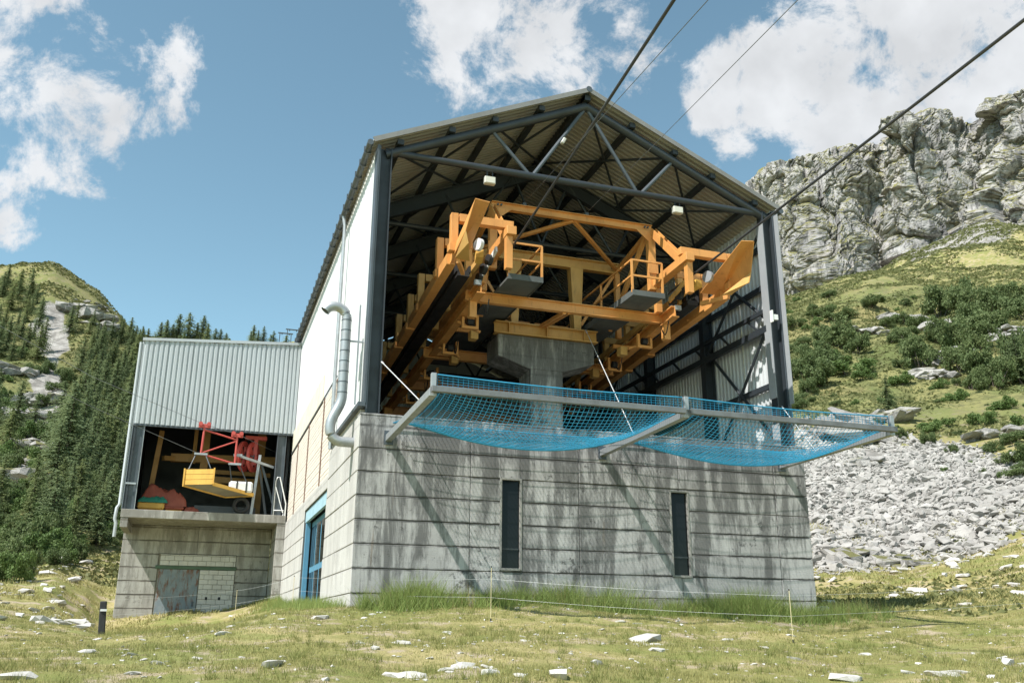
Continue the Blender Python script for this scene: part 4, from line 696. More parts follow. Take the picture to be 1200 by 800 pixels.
# timber cladding: horizontal boards with two battens, cream strip above
z = 3.74; wb = MB().box((.10, 5.32, 3.73), (.20, 18.4, 6.66)).build('timber_cladding', M['brown_batten'], hall)
k = 0
while z < 6.55:
    dz = random.uniform(-.004, .004); panel_box('board', (.055+dz, 5.34, z+.006), (.10, 11.9, z+.128), M['wood_board'], wb, .004); panel_box('board', (.055-dz, 11.915, z+.006), (.10, 18.38, z+.128), M['wood_board'], wb, .004); z += .134
for y in (7.7, 11.85, 15.6): MB().box((.02, y, 3.74), (.054, y+.07, 6.6)).build('batten', M['brown_batten'], wb)
MB().box((.05, 8.6, 6.66), (.2, 18.4, 7.60)).build('cream_strip', M['cream'], hall, bevel=.01)
MB().box((.02, 5.0, 6.60), (.05, 18.38, 6.655)).build('flashing', M['slate_steel'], hall)
MB().box((-.06, .03, 4.60), (.11, 5.3, 4.70)).build('flashing', M['slate_steel'], hall)
MB().box((.06, .42, 4.432), (.3, 5.3, 4.60)).build('sill_beam', M['concrete_side'], hall)
# white metal panels (fine ribs), each a sheet of its own
def corr(p, u, v, w, h, pitch, depth, nrm, frac=.35):
    """trapezoid sheet: p origin, u across ribs, v along ribs"""
    p, u, v, nrm = Vector(p), Vector(u).normalized(), Vector(v).normalized(), Vector(nrm).normalized()
    n = max(1, round(w/pitch)); pt = w/n; xs = []
    for i in range(n): xs += [(i*pt, 0), (i*pt+pt*frac*.6, 0), (i*pt+pt*.5-pt*.12, 1), (i*pt+pt*(1-.12), 1)]
    xs.append((w, 0)); vs = []; fs = []
    for a, d in xs: vs += [p+u*a+nrm*d*depth, p+u*a+nrm*d*depth+v*h]
    for i in range(len(xs)-1): fs.append((2*i, 2*i+2, 2*i+3, 2*i+1))
    return MB().add(vs, fs)
y = .32
while y < L_-.3:
    w = min(1.05, L_-.25-y); zb = 4.72 if y < 5.0 else (6.66 if y < 8.5 else (7.61 if y < 18.4 else 4.2))
    corr((.125, y+.006, zb), (0, 1, 0), (0, 0, 1), w-.012, HE-.06-zb, .26, .018, (-1, 0, 0)).build('cladding_panel', M['white_metal'], hall); y += 1.05
y = .32
while y < L_-.3:
    w = min(2.05, L_-.25-y); corr((W_-.16, y+.006, HC+.06), (0, 1, 0), (0, 0, 1), w-.012, HE-.1-HC, .2, .04, (1, 0, 0)).build('cladding_panel', M['inner_metal'], hall); y += 2.05
corr((.2, L_-.32, HC), (1, 0, 0), (0, 0, 1), W_-.4, HE-HC, .2, .04, (0, -1, 0)).build('rear_cladding', M['inner_metal'], hall)
MB().prism([(.14, L_-.28, HE-.05), (W_-.14, L_-.28, HE-.05), (W_/2, L_-.28, HR-.25)], (0, .2, 0)).build('rear_gable', M['inner_metal'], hall)
# steel frames
XL, XR = .34, W_-.34; FR = [.42, 4.25, 8.4, 12.5, 16.6, 20.7]
SL = (HR-HE)/(W_/2-.12)
def roofz(x): return HE+(x-.12)*SL if x <= W_/2 else HE+(W_-.12-x)*SL
for k, y in enumerate(FR):
    for x in (XL, XR):
        MB().ibeam((x, y, HC+.055), (x, y, HE-.12), .30, .34, .028, up=(1, 0, 0)).build('column', M['dark_steel'], hall)
    for s in (0, 1):
        a = (XL if s == 0 else XR, y, HE-.30+.02); b = (W_/2, y, roofz(W_/2)-.42)
        if k == 0: MB().tube([a, b], .135, 10).build('rafter', M['dark_steel'], hall, smooth=True)
        else: MB().ibeam((a[0], y, a[2]-.15), (b[0], y, b[2]-.2), .2, .46, .03).build('rafter', M['dark_steel'], hall)
    if k == 0:
        zt = HE-.17; tie = MB().tube([(XL, y, zt), (XR, y, zt)], .10, 10).build('tie_beam', M['dark_steel'], hall, smooth=True)
        for p, q in (((4.48, zt), (3.35, roofz(3.35)-.46)), ((4.55, zt), (6.2, roofz(6.2)-.5)), ((7.85, zt), (6.3, roofz(6.3)-.5)), ((7.95, zt), (9.05, roofz(9.05)-.46))):
            MB().tube([(p[0], y, p[1]), (q[0], y, q[1])], .055, 8).build('truss_diagonal', M['slate_steel'], hall, smooth=True)
        for x in (.72, 2.15, 3.4, 4.8, 6.25, 7.7, 9.1, 10.35, 11.78): MB().box((x-.09, y-.16, roofz(x)-.24), (x+.09, y+.14, roofz(x)-.09)).build('cleat', M['dark_steel'], hall)
    else:
        MB().tube([(XL, y, HE-.45), (XR, y, HE-.45)], .08, 8).build('tie_beam', M['dark_steel'], hall, smooth=True)
        for p, q in ((3.6, 3.0), (3.7, 5.2), (6.25, 5.3), (6.25, 7.2), (8.8, 7.3), (8.9, 9.5)): MB().tube([(p, y, HE-.45), (q, y, roofz(q)-.55)], .045, 6).build('truss_diagonal', M['dark_steel'], hall)
for x in (.72, 2.15, 3.4, 4.8, 7.7, 9.1, 10.35, 11.78):
    MB().bar((x, .25, roofz(x)-.16), (x, L_-.4, roofz(x)-.16), .16, .15).build('purlin', M['dark_steel'], hall)
MB().bar((W_/2, .25, HR-.20), (W_/2, L_-.4, HR-.20), .18, .16).build('ridge_purlin', M['dark_steel'], hall)
for k in range(len(FR)-1):   # roof bracing rods
    for a, b in (((.5, 0), (3.4, 1)), ((3.4, 0), (.5, 1)), ((3.4, 0), (6.2, 1)), ((6.2, 0), (3.4, 1)), ((12.0, 0), (9.1, 1)), ((9.1, 0), (12.0, 1)), ((9.1, 0), (6.3, 1)), ((6.3, 0), (9.1, 1))):
        if k in (0, 1, 3): MB().tube([(a[0], FR[k+a[1]], roofz(a[0])-.28), (b[0], FR[k+b[1]], roofz(b[0])-.28)], .04, 6).build('roof_brace', M['dark_steel'], hall)
for s, x, nx in ((0, .36, 1), (1, W_-.36, -1)):        # girts, wall bracing, side girder
    for z in (6.4, 8.2, 9.5, 10.8): MB().bar((x-nx*.1, .5, z), (x-nx*.1, L_-.4, z), .10, .16).build('girt', M['dark_steel'], hall)
    for y0, y1 in ((FR[0], FR[1]), (FR[2], FR[3])):
        MB().tube([(x, y0+.15, HC+.2), (x, y1-.15, 8.3)], .05, 6).build('wall_brace', M['dark_steel'], hall); MB().tube([(x, y1-.15, HC+.2), (x, y0+.15, 8.3)], .05, 6).build('wall_brace', M['dark_steel'], hall)
        MB().tube([(x, y0+.15, 8.3), (x, y1-.15, 11.4)], .05, 6).build('wall_brace', M['dark_steel'], hall); MB().tube([(x, y1-.15, 8.3), (x, y0+.15, 11.4)], .05, 6).build('wall_brace', M['dark_steel'], hall)
    MB().bar((x+nx*.12, .5, 8.05), (x+nx*.12, 21, 8.05), .12, .20).bar((x+nx*.12, .5, 8.62), (x+nx*.12, 21, 8.62), .10, .12).build('side_girder', M['dark_steel'], hall)
    for y in np.arange(1.0, 20, 1.6): MB().bar((x+nx*.12, y, 8.12), (x+nx*.12, y+.55, 8.6), .06, .06).build('girder_lacing', M['dark_steel'], hall)
# front corner plates, pale sun-painted strips and the white bracket on the right column
MB().box((.10, .20, HC+.35), (.15, .60, HE-.1)).build('corner_trim', M['slate_steel'], hall); MB().box((W_-.15, .20, HC+.05), (W_-.10, .60, HE-.1)).build('corner_trim', M['slate_steel'], hall)
MB().box((.15, .215, HC+.06), (.19, .25, HE-.12)).build('corner_trim', M['slate_steel'], hall); MB().box((W_-.19, .215, HC+.06), (W_-.15, .25, HE-.12)).build('corner_trim', M['slate_steel'], hall)
MB().box((12.34, .0, HC+1.3), (12.355, .20, HE-.3)).build('lit_flange_strip', M['flange_sunlit'], hall); MB().box((11.965, .26, HC+.1), (11.98, .60, HC+.75)).build('lit_flange_strip', M['flange_sunlit'], hall); MB().box((11.965, .26, HC+1.5), (11.98, .60, HE-.5)).build('lit_flange_strip', M['flange_sunlit'], hall)  # strips added on the flange faces, the sun on them painted as pale grey
MB().box((11.99, .14, 8.22), (12.16, .22, 8.38)).box((11.95, .12, 8.14), (11.985, .24, 8.50)).build('bracket', M['white_paint'], hall)
# roof sheets, ridge, verge, gutter
for s in (0, 1):
    x0 = -.02 if s == 0 else W_+.02; d = Vector(((W_/2-x0), 0, HR-(HE-.02))); ln = d.length; nrm = Vector((-d.z, 0, d.x))*(1 if s == 0 else -1)
    y = .17; 
    while y < L_:
        w = min(1.0, L_+.1-y); corr((x0, y, HE-.02), (0, 1, 0), d, w+.004, ln, .2, .045, nrm).build('roof_sheet', M['roof_under'], hall); y += 1.0
    u = d.normalized(); n = nrm.normalized()
    a = Vector((x0, .13, HE-.02))-n*.06; b = Vector((W_/2, .13, HR))-n*.06
    MB().prism([a, b, b+n*.14, a+n*.14], (0, .035, 0)).build('verge_board', M['roof_edge'], hall)
    gx = x0-.09 if s == 0 else x0+.09
    MB().tube([(gx, .14, HE-.10), (gx, L_, HE-.10)], .085, 10).build('gutter', M['slate_steel'], hall, smooth=True)
    g = MB()
    for yy in np.arange(.6, L_-.5, .75): MB().box((gx-.10, yy, HE-.20), (gx+.10, yy+.03, HE-.002)).build('gutter_bracket', M['slate_steel'], hall)
MB().tube([(W_/2, .12, HR+.03), (W_/2, L_, HR+.03)], .09, 10).build('ridge_cap', M['slate_steel'], hall, smooth=True)
MB().tube([(-.11, 4.85, HE-.15), (-.05, 4.85, HE-.5), (-.05, 4.85, 4.4)], .055, 8).build('downpipe', M['galvanised'], hall, smooth=True)
# concrete pier with tapered head
PY0, PY1 = 3.8, 4.9
MB().box((5.72, PY0+.02, 4.0), (6.78, PY1, 7.10)).build('pier_stem', M['concrete_pier'], hall, bevel=.02)
MB().prism([(4.66, PY0, 8.10), (7.84, PY0, 8.10), (7.84, PY0, 7.42), (6.82, PY0, 7.08), (5.68, PY0, 7.08), (4.66, PY0, 7.42)], (0, 1.15, 0)).build('pier_head', M['concrete_pier'], hall, bevel=.015)
# floodlights under the front truss
for x, z, lab in ((3.29, 11.36, 'small grey floodlight under the front truss, left of the rope'), (9.15, 11.39, 'small grey floodlight under the front truss, near the right eave')):
    f = thing('floodlight', lab, 'floodlight', (x, .42, z+.3), 'floodlights on the truss')
    MB().box((x-.16, .34, z-.10), (x+.16, .50, z+.12)).build('housing', M['lamp_body'], f, bevel=.02); MB().box((x-.13, .325, z-.08), (x+.13, .339, z+.10)).build('lens', M['lamp_glass'], f)
    [MB().bar((x+q, .42, z+.12), (x+q, .42, z+.34), .03, .03).build('hanger', M['dark_steel'], f) for q in (-.08, .08)]
f = thing('floodlight', 'small pale lamp on the diagonal left of the roof ridge', 'floodlight', (5.45, .42, 12.9), 'floodlights on the truss')
MB().bar((5.42, .30, 12.88), (5.52, .30, 13.06), .12, .10).build('housing', M['lamp_body'], f, bevel=.02)
MB().bar((5.47, .30, 12.97), (5.47, .42, 12.97), .04, .04).build('hanger', M['dark_steel'], f)
# bent ventilation duct on the white side
dt = thing('ventilation_duct', 'bent galvanised spiral ventilation duct on the white side wall', 'duct', (-.34, .75, 4.0))
def arc(c, u, v, r, a0, a1, n=9): c, u, v = Vector(c), Vector(u), Vector(v); return [c+u*r*math.cos(rad(a0+(a1-a0)*i/n))+v*r*math.sin(rad(a0+(a1-a0)*i/n)) for i in range(n+1)]
vx, dy_ = -.36, .75
MB().tube([(vx, dy_, 4.95), (vx, dy_, 7.0)], .125, 16, cap=False).build('riser', M['duct'], dt, smooth=True)
MB().tube(arc((vx-.30, dy_, 7.0), (1, 0, 0), (0, 0, 1), .30, 0, 150, 10), .125, 16, cap=False).build('outlet_bend', M['duct'], dt, smooth=True)
MB().tube([(vx-.24*(1-math.cos(math.pi*k/10))/2, dy_, 4.97-.78*k/10) for k in range(11)]+arc((vx+.06, dy_, 4.13), (-1, 0, 0), (0, 0, -1), .30, 0, 90, 8)+[(0.0, dy_, 3.83)], .125, 16, cap=False).build('lower_bend', M['duct'], dt, smooth=True)
for zz in np.arange(5.05, 7.0, .27): MB().tube([(vx, dy_, zz), (vx, dy_, zz+.022)], .131, 16).build('seam', M['slate_steel'], dt, smooth=True)
MB().box((vx+.1, dy_-.02, 6.4), (.12, dy_+.02, 6.44)).box((-.08, .55, 4.75), (-.04, .59, 7.35)).build('wall_bracket', M['galvanised'], dt)

# ================================================================ ORANGE TRACK FRAME
tf = thing('cableway_steelwork', 'orange steel cableway track frame with walkways inside the open hall front', 'steel frame', (6.25, 4.0, 8.1))
CXH = 6.25
def hx(s, h): return CXH+s*h
O = M['orange']; OC = M['ochre']
MB().ibeam((3.68, 1.49, 11.2), (8.82, 1.49, 11.2), .16, .22, .02).build('top_beam', O, tf)
MB().ibeam((3.7, 3.9, 10.78), (8.8, 3.9, 10.78), .22, .36, .03).build('top_beam', OC, tf)
MB().ibeam((4.55, 3.86, 8.31), (7.95, 3.86, 8.31), .3, .38, .03).build('head_beam', OC, tf)
for x in (5.0, 6.25, 7.5): MB().box((x-.012, 3.72, 8.14), (x+.012, 4.0, 8.48)).build('stiffener', OC, tf)
MB().ibeam((3.05, 1.82, 8.43), (9.45, 1.82, 8.43), .18, .30, .025).build('cross_beam', O, tf)
for y, z in ((6.2, 8.0), (9.6, 7.8), (13., 7.6)): MB().ibeam((2.9, y, z), (9.6, y, z), .2, .34, .025).build('cross_beam', O, tf)
for s in (-1, 1):
    MB().bar((hx(s, .02), 1.52, 11.1), (hx(s, 2.45), 3.8, 10.72), .10, .10).build('top_brace', O, tf)
    MB().bar((hx(s, 2.5), 1.55, 11.12), (hx(s, 2.5), 3.75, 10.72), .12, .14).build('side_beam', O, tf)
    MB().bar((hx(s, 2.52), 1.49, 9.2), (hx(s, 2.52), 1.49, 11.08), .22, .2).build('post', O, tf)
    MB().bar((hx(s, 2.5), 3.9, 8.4), (hx(s, 2.5), 3.9, 10.6), .16, .16).build('post', O, tf)
    MB().bar((hx(s, 2.45), 1.6, 11.05), (hx(s, 2.15), 3.8, 8.6), .12, .12).build('diagonal', O, tf)
    MB().bar((hx(s, 1.05), 3.95, 8.5), (hx(s, 1.05), 3.95, 10.6), .22, .3, .44, .3).build('column', OC, tf)
    MB().bar((hx(s, 1.2), 3.95, 8.7), (hx(s, 2.4), 3.95, 10.55), .09, .09).build('diagonal', O, tf)
    # strut from the top corner to the nose of the inner beam
    MB().ibeam((hx(s, 2.58), 1.42, 11.08), (hx(s, 2.66), -.05, 9.62), .24, .16, .025, up=(1, 0, 0)).build('nose_strut', O, tf)
    MB().bar((hx(s, 2.64), -.62, 9.49), (hx(s, 2.64), 8.0, 9.2), .26, .24).build('inner_beam', O, tf, bevel=.008)
    MB().bar((hx(s, 2.67), -.42, 8.45), (hx(s, 2.67), -.42, 9.36), .17, .2).build('hanger_leg', O, tf)
    # inner lower rail, outer beam and black bars added for the unlit gap between, falling slightly inwards
    MB().ibeam((hx(s, 2.98), 1.0, 8.42), (hx(s, 3.25), 17, 7.3), .24, .34, .03).build('inner_rail', O, tf)
    MB().bar((hx(s, 4.08), .1, 8.74), (hx(s, 4.05), 17, 7.7), .24, .30).build('outer_beam', O, tf)
    MB().bar((hx(s, 3.52), .9, 8.72), (hx(s, 3.6), 17, 7.72), .34, .16).bar((hx(s, 3.34), .9, 8.86), (hx(s, 3.42), 17, 7.86), .06, .2).bar((hx(s, 3.70), .9, 8.86), (hx(s, 3.78), 17, 7.86), .06, .2).build('dark_gap_bars', M['black_rubber'], tf)
    MB().bar((hx(s, 3.2), .3, 9.0), (hx(s, 3.2), 12, 8.4), .12, .16).build('carrying_rail', OC, tf)
    # yokes carrying the outer beam from above
    for n, (y, zt) in enumerate(((-.25, 9.87), (1.25, 9.80), (3.5, 9.58), (4.9, 9.42), (6.6, 9.32), (9.2, 9.15), (12., 8.95), (15., 8.75))):
        zb = zt-(.95 if n else .86); ob = .19
        MB().bar((hx(s, 4.12), y, zb), (hx(s, 4.12), y, zt), ob, .2).build('yoke_leg', O if n < 2 else OC, tf, bevel=.006)
        MB().bar((hx(s, 2.5 if n == 0 else 3.2), y, zt-.11), (hx(s, 3.995), y, zt-.11), .2, .22).build('yoke_arm', O if n < 2 else OC, tf, bevel=.006)
        if n: MB().bar((hx(s, 3.3), y, zb-.1), (hx(s, 3.3), y, zt-.225), .18, .18).build('yoke_leg', OC, tf, bevel=.006)
        MB().box((hx(s, 4.12)-.14, y-.12, zb-.22), (hx(s, 4.12)+.14, y+.12, zb-.005)).build('yoke_foot', O, tf, bevel=.01)
    # flared guide in front of the outer beam: folded plates
    g = MB(); A = (hx(s, 3.60), -1.74, 9.62); B_ = (hx(s, 3.98), -1.74, 9.66); C1 = (hx(s, 4.10), -1.32, 8.95); C2 = (hx(s, 4.02), -1.30, 8.62); D1 = (hx(s, 3.72), -.35, 8.55); E1 = (hx(s, 3.60), .55, 8.92); E2 = (hx(s, 3.62), .6, 8.60); F1 = (hx(s, 4.1), .3, 8.80)
    g.sheet(A, B_, F1, E1, .018); MB().sheet(B_, C1, (hx(s, 4.12), .3, 8.55), F1, .018).build('guide_plate', O, tf); MB().sheet(C1, C2, D1, (hx(s, 4.08), -.3, 8.62), .018).build('guide_plate', OC, tf); g.build('guide_plate', O, tf)
    MB().bar(E2, (hx(s, 4.0), -.3, 8.55), .10, .12).build('guide_rib', O, tf)
    # walkway with end railing
    MB().box((hx(s, 1.38), .5, 8.60), (hx(s, 2.36), 9.5, 8.66)).build('walkway', M['deck_grey'], tf)
    MB().box((hx(s, 1.36), .49, 8.56), (hx(s, 1.375), 9.5, 8.74)).box((hx(s, 1.36), .47, 8.56), (hx(s, 2.38), .488, 8.72)).build('toe_board', M['deck_grey'], tf)
    for y, h in ((.53, 1.38), (.53, 2.34), (2.7, 1.38), (5.2, 1.38), (7.7, 1.38)): MB().bar((hx(s, h), y, 8.66), (hx(s, h), y, 9.66), .055, .055).build('railing_post', O, tf)
    for dz in (.52, 1.0): MB().bar((hx(s, 1.38), .53, 8.66+dz), (hx(s, 2.34), .53, 8.66+dz), .05, .05).build('railing_bar', O, tf); MB().bar((hx(s, 1.38), .53, 8.66+dz), (hx(s, 1.38), 9.4, 8.66+dz), .045, .045).build('railing_bar', O, tf)
    # brackets, rollers and boxes hung under the lower rail
    for y in (2.7, 4.9, 7.4, 10.2):
        zz = 8.42-(y-1)*.07-.2
        MB().box((hx(s, 2.55), y-.06, zz-.34), (hx(s, 3.05), y+.06, zz-.26)).box((hx(s, 2.55), y-.06, zz-.26), (hx(s, 2.63), y+.06, zz+.1)).box((hx(s, 2.98), y-.06, zz-.26), (hx(s, 3.05), y+.06, zz)).build('rail_bracket', O, tf, bevel=.005)
        MB().disc((hx(s, 2.8), y, zz-.12), (1, 0, 0), .11, .16, 14).build('roller', M['black_rubber'], tf, smooth=True)
        MB().bar((hx(s, 3.1), y+.3, zz-.05), (hx(s, 2.4), y+.3, zz-.30), .07, .07).build('strut', O, tf); MB().box((hx(s, 2.45)-.12, y+.7, zz-.38), (hx(s, 2.45)+.12, y+1.0, zz-.1)).build('motor_box', OC, tf, bevel=.015); MB().bar((hx(s, 2.3), y+1.2, zz+.02), (hx(s, 3.1), y+1.2, zz+.02), .09, .12).build('cross_tie', O, tf)
    MB().bar((hx(s, 2.75), 1.6, 8.55), (hx(s, 2.75), 1.6, 9.3), .18, .18).build('post', O, tf)
    MB().bar((hx(s, 3.02), 1.7, 7.75), (hx(s, 3.02), 1.7, 8.3), .2, .2).build('post', O, tf)
    # sheave group at the nose
    MB().disc((hx(s, 3.42), -.2, 9.12), (.9, .35, 0), .17, .10, 20).build('sheave', M['white_paint'] if s < 0 else M['galvanised'], tf, smooth=True)
    MB().disc((hx(s, 2.98), .3, 8.95), (1, .2, 0), .15, .12, 18).disc((hx(s, 3.0), .75, 8.85), (1, .2, 0), .15, .12, 18).disc((hx(s, 3.0), 1.15, 8.75), (1, .2, 0), .13, .12, 18).build('sheave', M['black_rubber'], tf, smooth=True)
    MB().bar((hx(s, 2.9), -.1, 9.12), (hx(s, 2.92), 1.2, 8.82), .05, .16).build('sheave_plate', M['white_paint'] if s < 0 else OC, tf)
    MB().box((hx(s, 3.08)-.1, .98, 8.48), (hx(s, 3.08)+.1, 1.08, 8.62)).build('switch_box', M['galvanised'], tf)
    MB().bar((hx(s, 3.3), .1, 9.02), (hx(s, 3.22), .5, 9.0), .2, .22).build('clamp', M['yellow_wood'], tf)
    for y in (12.2, 16.5): MB().bar((hx(s, 3.3), y, 4.05), (hx(s, 3.3), y, 7.5), .3, .3).build('rear_leg', O, tf)
for x0, x1 in ((5.0, 6.1), (6.3, 7.45)):
    for zz in (8.75, 8.98): MB().bar((x0, 5.0, zz), (x1, 5.0, zz), .035, .035).build('railing_bar', O, tf)
    for x in (x0, x1): MB().bar((x, 5.0, 8.05), (x, 5.0, 9.0), .035, .035).build('railing_post', O, tf)
MB().bar((6.05, 1.82, 8.28), (6.05, 3.8, 8.48), .10, .1).bar((6.2, 1.82, 8.28), (6.2, 3.8, 8.48), .06, .06).build('link_beam', O, tf)
for x in (4.68, 6.66): MB().box((x-.05, 1.42, 11.31), (x+.05, 1.56, 11.40)).build('rope_clip', M['slate_steel'], tf)

for s in (-1, 1):
    for y in (1.0, 4.2, 8.0):   # cable loops hanging under the rails
        pts = [(hx(s, 2.75), y+.5*k/6, 8.1-(y-1)*.07-.35*math.sin(math.pi*k/6)) for k in range(7)]; MB().tube(pts, .018, 6).build('cable', M['black_rubber'], tf)
    for n, (y, z) in enumerate(((1.49, 11.2), (3.9, 10.78))):
        for h in (2.3, 2.4): MB().disc((hx(s, h), y-.1, z), (0, 1, 0), .03, .06, 8).build('bolt', M['slate_steel'], tf)
    MB().box((hx(s, 2.52)-.16, 1.36, 9.7), (hx(s, 2.52)+.16, 1.385, 10.0)).build('gusset_plate', O, tf); MB().prism([(hx(s, 2.45), 1.38, 11.08), (hx(s, 2.0), 1.38, 11.08), (hx(s, 2.45), 1.38, 10.7)], (0, .02, 0)).build('gusset_plate', O, tf)
# ropes
def rope(name, pts, r, mat, label, n=8):
    return tag(MB().tube(pts, r, n).build(name, mat, None, smooth=True), label, 'rope')
RD = Vector((0.09657, 0.99406, 0.05019))
LP = Vector((3.719, -.3, 9.131)); RP = Vector((9.126, -.3, 9.073))
def catenary(p, d, t0, t1, sag, n=24):
    out = []
    for i in range(n+1):
        t = t0+(t1-t0)*i/n; q = p+d*t
        if t < 0: q = q-Vector((0, 0, sag*(t/60)**2))
        out.append(q)
    return out
rope('track_rope', catenary(LP, RD, -140, 1.8, -1.2), .030, M['rope_steel'], 'thick dark track rope running out over the meadow from the left nose beam')
rope('track_rope', catenary(RP, RD, -140, 1.8, -1.2), .030, M['rope_steel'], 'thick dark track rope crossing the right eave and the cliff')
for a, b, lab in (((4.68, 1.45, 11.4), (1.433, -14, 6.199), 'thin hauling rope left of centre, above the front truss'), ((6.66, 1.45, 11.4), (2.644, -14, 6.509), 'thin hauling rope running up across the large cloud')):
    a, b = Vector(a), Vector(b); rope('hauling_rope', [a, b, b+(b-a)*3], .0055, M['thin_rope'], lab, 6)

# ================================================================ SAFETY NET
sn = thing('safety_net', 'blue safety net on a galvanised outrigger frame along the wall head', 'safety net', (6.2, 0, 3.85))
AX = [.71, 6.31, 11.72]; YO = -4.45; ZA = 3.9
for x in AX:
    MB().bar((x, -.04, ZA-.06), (x, YO, ZA+.02), .15, .16).build('outrigger', M['galvanised'], sn, bevel=.006)
    MB().box((x-.11, -.05, ZA-.22), (x+.11, .0-.018, ZA+.12)).build('wall_plate', M['slate_steel'], sn)
    MB().bar((x, YO, ZA+.1), (x, YO, ZA+.40), .10, .10).build('post', M['galvanised'], sn, bevel=.004)
for a, b in zip(AX[:-1], AX[1:]): MB().bar((a-.05 if a < 1 else a+.06, YO-.08, ZA+.06), (b-.06 if b < 11 else b+.05, YO-.08, ZA+.06), .11, .12).build('outer_rail', M['net_rail_shaded'], sn, bevel=.006)
def net_bay(x0, x1, sag, seed):
    U = lambda u: x0+(x1-x0)*u
    def P(u, v):  # v: 0 top cord, .1 rail, 1 wall
        if v < .1: return Vector((U(u), YO, ZA+.38-(v/.1)*.28-(.05*math.sin(math.pi*u)) * (1-v/.1)))
        w = (v-.1)/.9; e = (4*u*(1-u))**.75
        z = ZA+.10+(.22)*w-sag*e*math.sin(math.pi*min(1, w**.85))**.9-.12*math.sin(math.pi*w)*(1-e)
        return Vector((U(u), YO+(-.06-YO)*w, z))
    nu, nv = int((x1-x0)/.105), 50; m = MB(); r = .0062
    grid = [[P(i/nu, j/nv) for j in range(nv+1)] for i in range(nu+1)]
    def strand(pts):
        vs, fs = [], []
        for k, p in enumerate(pts):
            d = (pts[min(k+1, len(pts)-1)]-pts[max(0, k-1)]).normalized(); s = d.cross(Vector((0, 0, 1))); s = (s if s.length > .1 else d.cross(Vector((0, 1, 0)))).normalized(); t = s.cross(d)
            vs += [p+s*r, p-s*.5*r+t*.87*r, p-s*.5*r-t*.87*r]
        for k in range(len(pts)-1):
            for q in range(3): fs.append((3*k+q, 3*k+(q+1) % 3, 3*k+3+(q+1) % 3, 3*k+3+q))
        m.add(vs, fs)
    for i in range(nu+1): strand(grid[i])
    for j in range(nv+1): strand([grid[i][j] for i in range(0, nu+1)])
    n = m.build('net_mesh', M['net_cord'], sn); n['kind'] = 'stuff'
    MB().tube([grid[i][0] for i in range(0, nu+1, 2)]+[grid[nu][0]], .016, 6).build('top_cord', M['net_edge'], sn)
    MB().tube([grid[i][nv] for i in range(0, nu+1, 2)]+[grid[nu][nv]], .014, 6).build('wall_cord', M['net_edge'], sn)
net_bay(AX[0]+.08, AX[1]-.08, .78, 1); net_bay(AX[1]+.08, AX[2]-.08, .80, 2)
for a, b, lab in (((.50, .24, 5.80), (.71, -3.40, 3.96), 'thin stay wire from the left column to the left net outrigger'), ((7.53, 3.7, 8.49), (6.31, -1.9, 3.96), 'thin stay wire from the pier head beam to the middle net outrigger'), ((12.1, .24, 5.61), (11.72, -1.6, 3.96), 'thin stay wire from the right column to the right net outrigger')):
    o = thing('stay_wire', lab, 'wire', b); MB().tube([a, b], .012, 6).build('wire', M['stay_wire'], o); a, b = Vector(a), Vector(b); d = (b-a).normalized(); MB().tube([a, a+d*.22], .024, 6).build('turnbuckle', M['stay_wire'], o)

# ================================================================ ANNEX
AY = 18.42; AXL = -6.41; SLT = 4.0; LWY = 21.0
an = thing('station_annex', 'lower annex with grey corrugated front over an open loading bay', 'building')
def atop(x): return 11.11+(x-AXL)/(6.53)*.46
x = AXL
while x < .08:
    w = min(1.0, .10-x); corr((x+.004, AY, 7.5), (1, 0, 0), (0, 0, 1), w-.008, min(atop(x), atop(x+w))-7.5-.02, .2, .045, (0, -1, 0)).build('cladding_panel', M['grey_metal'], an); x += 1.0
MB().prism([(AXL-.06, AY-.09, atop(AXL)-.06), (.10, AY-.09, atop(.1)-.06), (.10, AY-.09, atop(.1)+.06), (AXL-.06, AY-.09, atop(AXL)+.06)], (0, .12, 0)).build('roof_edge', M['grey_metal'], an)
MB().prism([(AXL-.06, AY+.03, atop(AXL)-.05), (.10, AY+.03, atop(.1)-.05), (.10, AY+.03, atop(.1)+.05), (AXL-.06, AY+.03, atop(AXL)+.05)], (0, 8, 0)).build('roof', M['grey_metal'], an)
MB().box((AXL, AY-.02, 7.42), (.1, AY+.10, 7.498)).build('flashing', M['slate_steel'], an)
corr((AXL-.01, AY+.02, SLT), (0, 1, 0), (0, 0, 1), 8, atop(AXL)-SLT-.06, .2, .04, (-1, 0, 0)).build('side_cladding', M['grey_metal'], an)
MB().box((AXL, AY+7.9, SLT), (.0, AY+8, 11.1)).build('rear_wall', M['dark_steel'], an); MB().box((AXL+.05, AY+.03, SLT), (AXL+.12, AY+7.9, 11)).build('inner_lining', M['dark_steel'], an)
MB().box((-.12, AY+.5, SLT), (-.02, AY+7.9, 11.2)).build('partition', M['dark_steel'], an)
for a, b in ((AXL-.02, AXL+.42), (-.60, -.22)):
    c = MB().box((a, AY+.02, SLT), (a+.03, AY+.26, 7.42)).box((b-.03, AY+.02, SLT), (b, AY+.26, 7.42)).box((a+.03, AY+.12, SLT), (b-.03, AY+.15, 7.42)).build('column', M['slate_steel'], an)
MB().box((AXL+.43, AY+.03, SLT), (AXL+.46, AY+.06, 7.42)).build('edge_strip', M['galvanised'], an)
MB().box((AXL+.0, AY-.02, 5.0), (AXL+.40, AY+.015, 5.07)).build('cross_strap', M['galvanised'], an)
MB().tube([(AXL-.12, AY+.1, 11.0), (AXL-.12, AY+.1, 4.2), (AXL-.20, AY+.05, 4.05), (AXL-.22, AY, 3.6), (AXL-.16, AY, 3.45), (AXL-.16, AY, 2.9)], .065, 8).build('downpipe', M['grey_metal'], an, smooth=True)
